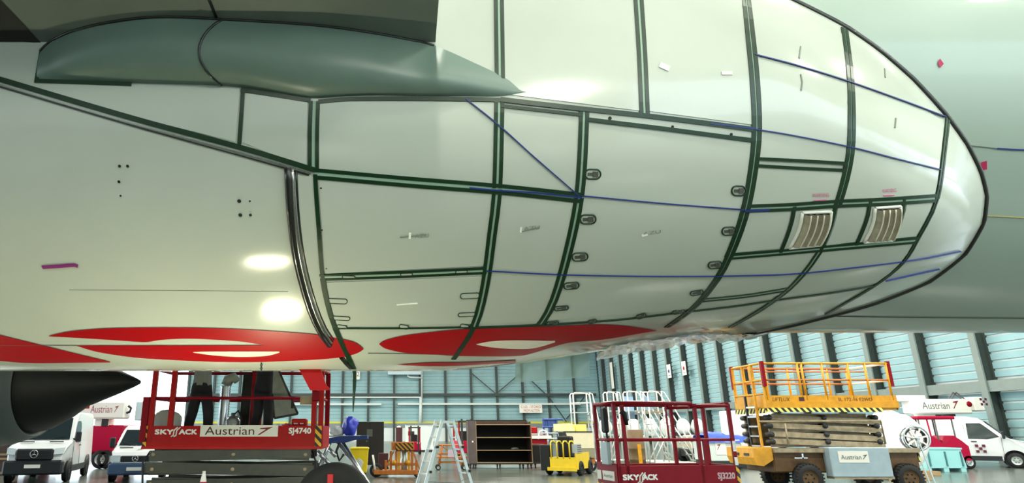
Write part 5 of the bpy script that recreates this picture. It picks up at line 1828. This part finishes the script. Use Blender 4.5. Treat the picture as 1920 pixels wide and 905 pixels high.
def gx(px): return fx(px, YG) - fx(1062, YG)
def gz(py): return fz(py, YG)
M_bei = mat('beige_paint', (226, 216, 184), 0.5, var=0.08)
MB().prism([(gx(1060), gz(809)), (gx(1110), gz(809)), (gx(1112), gz(840)), (gx(1066), gz(840))], 0, 1.6).build('housing', M_bei, t)
MB().prism([(gx(1052), gz(794)), (gx(1074), gz(793)), (gx(1078), gz(808)), (gx(1052), gz(808))], 0, 1.5).build('lid', mat('lid_cream', (236, 232, 170), 0.5), t)
MB().prism([(gx(1080), gz(795)), (gx(1100), gz(795)), (gx(1100), gz(808)), (gx(1080), gz(808))], 0, 1.5).build('lid', mat('lid_yellow', (240, 222, 120), 0.5), t)
part('lower_panel', mat('panel_khaki', (140, 136, 112), 0.6), t, (gx(1066), gx(1112), 0.02, 1.6, gz(858), gz(840)))
part('vent_rail', M_dark, t, (gx(1056), gx(1110), -0.03, 0, gz(810), gz(808)))
MB().prism([(gx(1052), gz(810)), (gx(1060), gz(810)), (gx(1066), gz(832)), (gx(1056), gz(832))], -0.03, 0.6).build('hood', M_dark, t)
part('chassis', M_ora, t, (gx(1064), gx(1112), 0.1, 1.5, 0.35, gz(858)))
for px in (1074, 1104):
    for y in (0.2, 1.4): wheel(t, (gx(px), y, 0.3), 0.3, 0.16)
t = thing('tug', 'red tug with a white hoop behind the crates', 'tug', (fx(1010, 50), 50, 0))
part('body', M_mred, t, (-0.7, 0.6, 0, 1.4, 0.35, fz(815, 50)), bev=0.06)
part('bonnet', M_lred, t, (-0.75, -0.1, -0.1, 0.9, fz(812, 50), fz(800, 50)), bev=0.06)
MB().tube([(-0.1, -0.1, 1.2), (0.05, -0.1, 1.75), (0.3, -0.1, 1.85), (0.55, -0.1, 1.75), (0.7, -0.1, 1.2)], 0.06).build('hoop', M_letw, t)
part('bumper', M_letw, t, (-0.6, 0.9, -0.16, -0.06, fz(822, 50), fz(816, 50)))
for x in (-0.5, 0.5): wheel(t, (x, 0.1, 0.35), 0.35, 0.2)
t = thing('machine_frame', 'blue machine frame with pipes below the wall sign', 'frame', (fx(1032, 52), 52, 0))
M_fb = mat('frame_blue', (56, 84, 150), 0.5)
for px in (1020, 1030, 1045):
    part('post', M_fb, t, (fx(px, 52) - fx(1032, 52) - 0.06, fx(px, 52) - fx(1032, 52) + 0.06, 0, 0.12, 0, fz(784, 52)))
for py in (786, 800, 812, 822):
    MB().tube([(fx(1018, 52) - fx(1032, 52), 0, fz(py, 52)), (fx(1056, 52) - fx(1032, 52), 0, fz(py, 52))], 0.07).build('rail', M_fb if py < 805 else M_alu, t)
part('motor', M_fb, t, (-0.4, 0.5, 0.1, 0.7, fz(800, 52), fz(786, 52)), bev=0.06)

# ------------------------------------------------------------------ white access stairs behind the maroon lift
def stairs(label, px, Y, top_py, w, run, rz, deckc=None):
    t = thing('access_stairs', label, 'stairs', (fx(px, Y), Y, 0), rz, 'white access stairs')
    H = fz(top_py, Y); pz = H - 1.05
    m = M_letw
    for y in (-0.35, 0.35):
        MB().tube([(w / 2, y, 0.15), (w / 2, y, H), (-w / 2 + 0.08, y, H), (-w / 2, y, H - 0.1), (-w / 2, y, 0.15)], 0.04).build('upright_frame', m, t)
        MB().tube([(-w / 2, y, pz + 0.5), (w / 2, y, pz + 0.5)], 0.03).build('guard_rail', m, t)
        MB().tube([(w / 2, y, pz), (w / 2 + run, y, 0.15)], 0.04).build('stringer', m, t)
        MB().tube([(w / 2, y, H), (w / 2 + 0.15, y, H - 0.05), (w / 2 + run, y, 1.1), (w / 2 + run, y, 0.15)], 0.035).build('handrail', m, t)
        MB().tube([(-w / 2, y, 0.3), (w / 2, y, pz * 0.55)], 0.025).build('brace', m, t)
        MB().tube([(-w / 2, y, 0.2), (w / 2 + run, y, 0.2)], 0.04).build('base_rail', m, t)
    n = 9
    for k in range(n):
        f = (k + 0.5) / n
        x, z = w / 2 + run * (1 - f), 0.15 + (pz - 0.15) * f
        part('tread', M_alu, t, (x - 0.1, x + 0.1, -0.34, 0.34, z - 0.02, z + 0.02))
    part('platform', deckc or M_alu, t, (-w / 2, w / 2, -0.36, 0.36, pz - 0.06, pz))
    for x in (-w / 2, w / 2 + run):
        for y in (-0.35, 0.35):
            caster(t, x, y, 0.07)
    return t
stairs('white access stairs with blue panel, left of the maroon lift mast', 1092, 38, 737, 0.95, 0.6, 0)
stairs('white access stairs directly behind the maroon lift left post', 1150, 39, 735, 0.6, 0.5, 0)
stA = stairs('white access stairs with blue platform panel, second from the right', 1191, 38, 734, 0.75, 1.5, 0)
part('blue_panel', mat('panel_blue', (150, 176, 208), 0.5), stA, (-0.36, 0.2, 0.40, 0.42, fz(785, 38), fz(742, 38)))
stB = stairs('white access stairs with wooden platform, rightmost behind maroon lift', 1230, 36.2, 734, 0.75, 1.6, 0, M_woodl)
part('blue_panel', MATS['panel_blue'], stB, (-0.36, 0.1, 0.40, 0.42, fz(768, 36.2), fz(742, 36.2)))

# wrapped white bundles on racks
M_wrap = mat('white_wrap', (246, 248, 248), 0.35)
names = ['directly under the left stairs', 'left of the brown drum', 'above the brown drum', 'between the two right stairs', 'below the rightmost stairs', 'above the grey tractor', 'right of the grey tractor', 'beside the blue tarpaulin']
for k, px in enumerate((1136, 1163, 1189, 1220, 1249, 1282, 1309, 1366)):
    Y = 45
    t = thing('wrapped_bundle', 'white plastic-wrapped bundle on a rack ' + names[k], 'bundle', (fx(px, Y), Y, 0), 0, 'wrapped bundles')
    blob((0, 0, fz(800, Y)), (0.43, 0.42, fz(784, Y) - fz(800, Y)), 30 + k, 0.05).build('wrap', M_wrap, t)
    part('rack', M_dark if k > 4 else M_alu, t, (-0.38, 0.38, -0.4, 0.4, fz(814, Y) - 0.08, fz(813, Y)))
    for x in (-0.35, 0.35):
        for y in (-0.36, 0.36):
            part('leg', M_alu, t, (x - 0.03, x + 0.03, y - 0.03, y + 0.03, 0, fz(813, Y)))
t = thing('drum', 'brown steel drum with yellow rag behind the maroon lift', 'drum', (fx(1190, 33), 33, 0))
MB().lathe([(0.001, 0), (0.38, 0), (0.38, 0.45), (0.40, 0.48), (0.38, 0.51), (0.38, 0.95), (0.40, 0.98), (0.38, 1.01), (0.38, 1.85), (0.34, 1.87), (0.001, 1.87)], (0, 0, 0), n=24).build('barrel', mat('drum_brown', (110, 86, 56), 0.6, var=0.3), t)
part('label_strip', M_yel, t, (-0.09, 0.08, -0.42, -0.385, 0.3, 1.2))
YGt = 40
t = thing('service_tractor', 'grey service tractor with black wheels behind the maroon lift rails', 'tractor', (fx(1318, YGt), YGt, 0))
def tx_(px): return fx(px, YGt) - fx(1318, YGt)
part('body', mat('tractor_grey', (176, 170, 150), 0.5, var=0.1), t, (tx_(1285), tx_(1345), 0, 1.6, 0.75, fz(824, YGt)), bev=0.08)
part('bonnet', MATS['tractor_grey'], t, (tx_(1297), tx_(1345), -0.05, 1.5, fz(826, YGt), fz(815, YGt)), bev=0.08)
part('plate', M_dark, t, (tx_(1318), tx_(1336), -0.07, -0.05, fz(834, YGt), fz(829, YGt)))
part('axle', M_black, t, (tx_(1287), tx_(1343), 0.1, 1.5, 0.35, 0.8))
for px in (1295, 1336):
    for y in (0.1, 1.4): wheel(t, (tx_(px), y, 0.42), 0.42, 0.3, rim=M_dark)
# white container with blue tarpaulin
YX = 33
t = thing('cargo_container', 'white cargo container with arrow emblem under the blue tarpaulin', 'container', (fx(1340, YX), YX, 0))
def cx_(px): return fx(px, YX) - fx(1340, YX)
def cz_(py): return fz(py, YX)
part('body', M_base, t, (cx_(1326), cx_(1385), 0, 1.8, 0.4, cz_(824)), bev=0.03)
part('panel', M_letw, t, (cx_(1337), cx_(1356), -0.03, 0, cz_(852), cz_(826)))
arrow_mark((cx_(1339), -0.032, cz_(843)), (1, 0, 0), (0, 0, 1), 0.22, 0.28, M_arrow, t)
part('base', M_dark, t, (cx_(1326), cx_(1385), 0.05, 1.7, 0.12, 0.42))
for px in (1332, 1380):
    for y in (0.2, 1.6): caster(t, cx_(px), y, 0.08)
b = MB()
rnd = random.Random(5)
rows = []
for j in range(6):
    r_ = []
    for i in range(14):
        f = i / 13
        z = cz_(824) + [0.03, 0.30, 0.36, 0.34, 0.28, 0.03][j] * (0.5 + 0.5 * math.sin(math.pi * min(1, f * 1.3 + 0.1))) + rnd.uniform(-0.03, 0.05)
        r_.append((cx_(1324) + (cx_(1402) - cx_(1324)) * f, -0.12 + j * 0.42 * 0.95, z if 0 < j < 5 else cz_(829)))
    rows.append(r_)
b.grid(rows)
solo(b, 'tarpaulin', mat('tarp_blue', (36, 76, 214), 0.4), 'bright blue tarpaulin over the white cargo container', 'tarpaulin', (fx(1340, YX), YX, 0.0), fix=False)
t = thing('cargo_container', 'tall white cargo container left behind the yellow lift', 'container', (fx(1425, 34), 34, 0))
part('body', M_letw, t, (fx(1384, 34) - fx(1425, 34), 0.8, 0, 1.8, 0.3, fz(769, 34)), bev=0.04)
part('base', M_dark, t, (fx(1384, 34) - fx(1425, 34), 0.8, 0.1, 1.7, 0, 0.32))
part('door_seam', M_letg, t, (-0.3, -0.28, -0.01, 0.0, 0.4, fz(772, 34)))

# ------------------------------------------------------------------ right side: reel, pallet box, tractor, boom truck
YR = 23.6
t = thing('cable_reel', 'spoked steel cable reel beside the yellow lift chassis', 'reel', (fx(1712, YR), YR, 0), -12)
zc, rr = fz(821, YR), 0.40
for y in (-0.12, 0.12):
    MB().tube([(rr * math.cos(a), y, zc + rr * math.sin(a)) for a in np.linspace(0, 2 * math.pi, 25)[:-1]], 0.035, n=8, closed=True).build('rim', M_chrome, t)
    for k in range(7):
        a = 2 * math.pi * k / 7 + 0.2
        MB().bar((0.07 * math.cos(a), y, zc + 0.07 * math.sin(a)), (rr * math.cos(a), y, zc + rr * math.sin(a)), 0.05, 0.03, up=(0, 1, 0)).build('spoke', M_letw, t)
MB().lathe([(0.001, -0.15), (0.08, -0.15), (0.08, 0.15), (0.001, 0.15)], (0, 0, zc), axis='y', n=16).build('hub', M_chrome, t)
MB().lathe([(0.30, -0.09), (0.33, -0.09), (0.33, 0.09), (0.30, 0.09), (0.30, -0.09)], (0, 0, zc), axis='y', n=24).build('cable', M_black, t)
for s in (-1, 1):
    MB().bar((0, s * 0.17, zc), (s * 0.25, s * 0.17, 0.0), 0.035, 0.035).build('stand_leg', M_alu, t)
    MB().bar((0, s * 0.17, zc), (-s * 0.25, s * 0.17, 0.0), 0.035, 0.035).build('stand_leg', M_alu, t)
YQ = 31.5
t = thing('pallet_box', 'pale turquoise pallet box on the floor right of the yellow lift', 'box', (fx(1762, YQ), YQ, 0))
def qx(px): return fx(px, YQ) - fx(1762, YQ)
M_tq = mat('turquoise_plastic', (150, 208, 210), 0.4)
MB().prism([(qx(1722), 0.16), (qx(1797), 0.16), (qx(1792), fz(841, YQ)), (qx(1727), fz(841, YQ))], 0, 1.1).build('body', M_tq, t)
part('rim', M_tq, t, (qx(1725), qx(1794), -0.04, 1.14, fz(842, YQ), fz(839, YQ)))
for px in (1730, 1761, 1790):
    part('rib', mat('turquoise_dark', (70, 120, 124), 0.5), t, (qx(px) - 0.03, qx(px) + 0.03, -0.045, -0.0, 0.24, fz(846, YQ)))
for px in (1726, 1758, 1790):
    part('foot', M_tq, t, (qx(px) - 0.12, qx(px) + 0.12, 0, 1.1, 0, 0.17))
YM = 34.0
t = thing('canopy_cart', 'magenta cart with flat canopy roof behind the pallet box', 'cart', (fx(1750, YM), YM, 0))
def mx_(px): return fx(px, YM) - fx(1750, YM)
def mz(py): return fz(py, YM)
part('roof', M_pink, t, (mx_(1711), mx_(1781), -0.5, 0.9, mz(786), mz(780)), bev=0.04)
for px in (1714, 1733, 1744, 1776):
    MB().tube([(mx_(px), -0.4, 0.7), (mx_(px - 3 if px == 1733 else px), -0.4, mz(784))], 0.035).build('roof_post', M_letg if px != 1733 else M_pink, t)
    MB().tube([(mx_(px), 0.8, 0.7), (mx_(px), 0.8, mz(784))], 0.035).build('roof_post', M_letg, t)
MB().prism([(mx_(1731), 0.4), (mx_(1731), mz(816)), (mx_(1740), mz(822)), (mx_(1752), mz(834)), (mx_(1760), mz(826)), (mx_(1772), mz(816)), (mx_(1785), mz(826)), (mx_(1795), mz(836)), (mx_(1795), 0.4)], -0.45, 0.85).build('body', M_pink, t)
part('seat', M_mred, t, (mx_(1736), mx_(1752), -0.4, 0.8, 0.6, mz(824)), bev=0.05)
for px in (1742, 1790):
    for y in (-0.35, 0.7): wheel(t, (mx_(px), y, 0.33), 0.33, 0.2)

def boom_truck(label, px0, px1, py0, py1, Y, cab, mirror=False):
    """white service truck with a lettered boom folded along its roof"""
    xc = fx((px0 + px1) / 2, Y)
    t = thing('boom_truck', label, 'truck', (xc, Y, 0), 0, 'boom trucks')
    a, b_ = fx(px0, Y) - xc, fx(px1, Y) - xc
    z0, z1 = fz(py1, Y), fz(py0, Y)
    part('boom', M_letw, t, (a, b_, -0.4, 0.4, z0, z1), bev=0.08)
    part('truck_body', cab, t, (a + 0.7, b_ - 0.1, -0.1, 2.2, 0.75, z0 - 0.3), bev=0.06)
    part('turret', M_letw, t, (a + 0.8, a + 1.5, -0.1, 0.6, z0 - 0.35, z0 + 0.05))
    part('boom_rest', M_dark, t, (b_ - 1.2, b_ - 0.9, -0.2, 0.4, z0 - 0.35, z0 + 0.02))
    part('chassis', M_dark, t, (a + 0.75, b_ - 0.15, 0, 2.1, 0.45, 0.8))
    for x in (a + 1.3, b_ - 0.8):
        for y in (0.0, 2.0): wheel(t, (x, y, 0.45), 0.45, 0.28)
    return t, xc, z0, z1
t, xc, z0, z1 = boom_truck('white boom truck lettered Austrian behind the magenta cart', 1709, 1822, 748, 776, 38.6, M_vanw)
def bx2(px): return fx(px, 38.6) - xc
lettering('Austrian', (z1 - z0) * 0.46, bx2(1780) - bx2(1729), (bx2(1729), -0.402, z0 + 0.28), (1, 0, 0), (0, 0, 1), M_letg, t)
arrow_mark((bx2(1786), -0.404, z0 + 0.3), (1, 0, 0), (0, 0, 1), bx2(1799) - bx2(1786), 0.45, M_arrow, t)
b = MB().lathe([(0.001, -0.41), (0.16, -0.41), (0.16, -0.4)], (bx2(1818), 0, z0 + 0.55), axis='y', n=16); b.build('red_dot', M_mred, t)
part('boom_head', M_letw, t, (bx2(1829), bx2(1848), -0.35, 0.45, fz(770, 38.6), fz(744, 38.6)), bev=0.05)
b = MB()
for i, j in ((0, 0), (2, 0), (1, 1), (0, 2), (2, 2)):
    b.box(bx2(1841) + i * 0.14, bx2(1841) + i * 0.14 + 0.13, -0.36, -0.35, fz(760, 38.6) + j * 0.14, fz(760, 38.6) + j * 0.14 + 0.13)
b.build('chequer_mark', MATS['chequer_maroon'], t)
for dxp in (0, 6):
    MB().bar((bx2(1793 + dxp), 0.1, z1 - 0.05), (bx2(1806 + dxp), 0.1, fz(735, 38.6)), 0.06, 0.06).build('lift_arm', M_letg, t)
    MB().bar((bx2(1806 + dxp), 0.1, fz(735, 38.6)), (bx2(1822 + dxp), 0.1, z1 - 0.05), 0.06, 0.06).build('lift_arm', M_letg, t)
part('basket', M_letw, t, (bx2(1694), bx2(1742), -0.3, 0.5, fz(752, 38.6), fz(741, 38.6)), bev=0.03)
t, xc, z0, z1 = boom_truck('white boom truck lettered Austrian above the two left vans', 148, 236, 752, 785, 34, M_pink)
def bx3(px): return fx(px, 34) - xc
lettering('Austrian', (z1 - z0) * 0.42, bx3(212) - bx3(172), (bx3(172), -0.402, z0 + 0.3), (1, 0, 0), (0, 0, 1), mat('lettering_mauve', (150, 70, 90), 0.6), t)
arrow_mark((bx3(216), -0.404, z0 + 0.32), (1, 0, 0), (0, 0, 1), 0.22, 0.32, M_arrow, t)
b = MB().box(bx3(161), bx3(169), -0.405, -0.4, z0 + 0.5, z0 + 0.72); b.build('red_mark', M_lred, t)
MB().tube([(bx3(238), -0.3, fz(774, 34)), (bx3(244), -0.3, fz(772, 34)), (bx3(246), -0.3, fz(765, 34)), (bx3(240), -0.3, fz(761, 34))], 0.06).build('hook', M_black, t)
part('operator_cage', mat('cage_white', (200, 214, 220), 0.5), t, (bx3(252), bx3(268), -0.2, 0.6, fz(788, 34), fz(752, 34)), bev=0.05)

# white wrapped pallets right behind the yellow lift
for k, (px, py, wpx, lab) in enumerate(((1668, 800, 34, 'big white wrapped pallet load behind the right arm of the yellow lift'), (1692, 808, 30, 'white wrapped pallet load left of the magenta cart'))):
    Y = 27 + k * 2.6
    t = thing('wrapped_pallet', lab, 'pallet', (fx(px, Y), Y, 0), 0, 'wrapped pallets')
    hh = fz(768 + 8 * k, Y)
    blob((0, 0, hh * 0.55), (0.9, 0.7, hh * 0.46), 60 + k, 0.06, flat=0.16).build('wrap', M_wrap, t)
    part('pallet', M_woodl, t, (-0.8, 0.8, -0.6, 0.6, 0.1, 0.16), (-0.8, 0.8, -0.6, -0.5, 0, 0.1), (-0.8, 0.8, 0.5, 0.6, 0, 0.1))

# left edge: red car roof and brown crates behind the first van
t = thing('parked_car', 'magenta car mostly hidden behind the leftmost van', 'car', (fx(34, 31), 31, 0), 10)
MB().prism([(-1.6, 0.4), (-1.6, 0.95), (-1.0, 1.15), (-0.5, 1.72), (0.9, 1.78), (1.5, 1.2), (1.7, 1.1), (1.7, 0.4)], -0.8, 0.8).build('body', M_pink, t)
MB().prism([(-0.92, 1.18), (-0.46, 1.66), (0.8, 1.70), (1.3, 1.2)], -0.81, 0.81).build('glass', M_glass, t)
for x in (-1.0, 1.1):
    for y in (-0.75, 0.75): wheel(t, (x, y, 0.3), 0.3, 0.18)
for k, (w_, h_, z_, lab) in enumerate(((1.3, 0.75, 0.0, 'brown wooden crate, lowest of the stack at the left edge'), (1.2, 0.6, 0.75, 'brown wooden crate in the middle of the left edge stack'), (1.1, 0.5, 1.35, 'pale wooden crate on top of the left edge stack'))):
    t = thing('wooden_crate', lab, 'crate', (fx(-2, 29), 29, z_), 0, 'crates at the left edge')
    part('box', M_wood if k < 2 else M_woodl, t, (-w_ / 2, w_ / 2, 0, 0.9, 0.0, h_))
    for z in (0.06, h_ - 0.12):
        part('batten', M_woodl, t, (-w_ / 2 - 0.01, w_ / 2 + 0.01, -0.03, 0, z, z + 0.08))
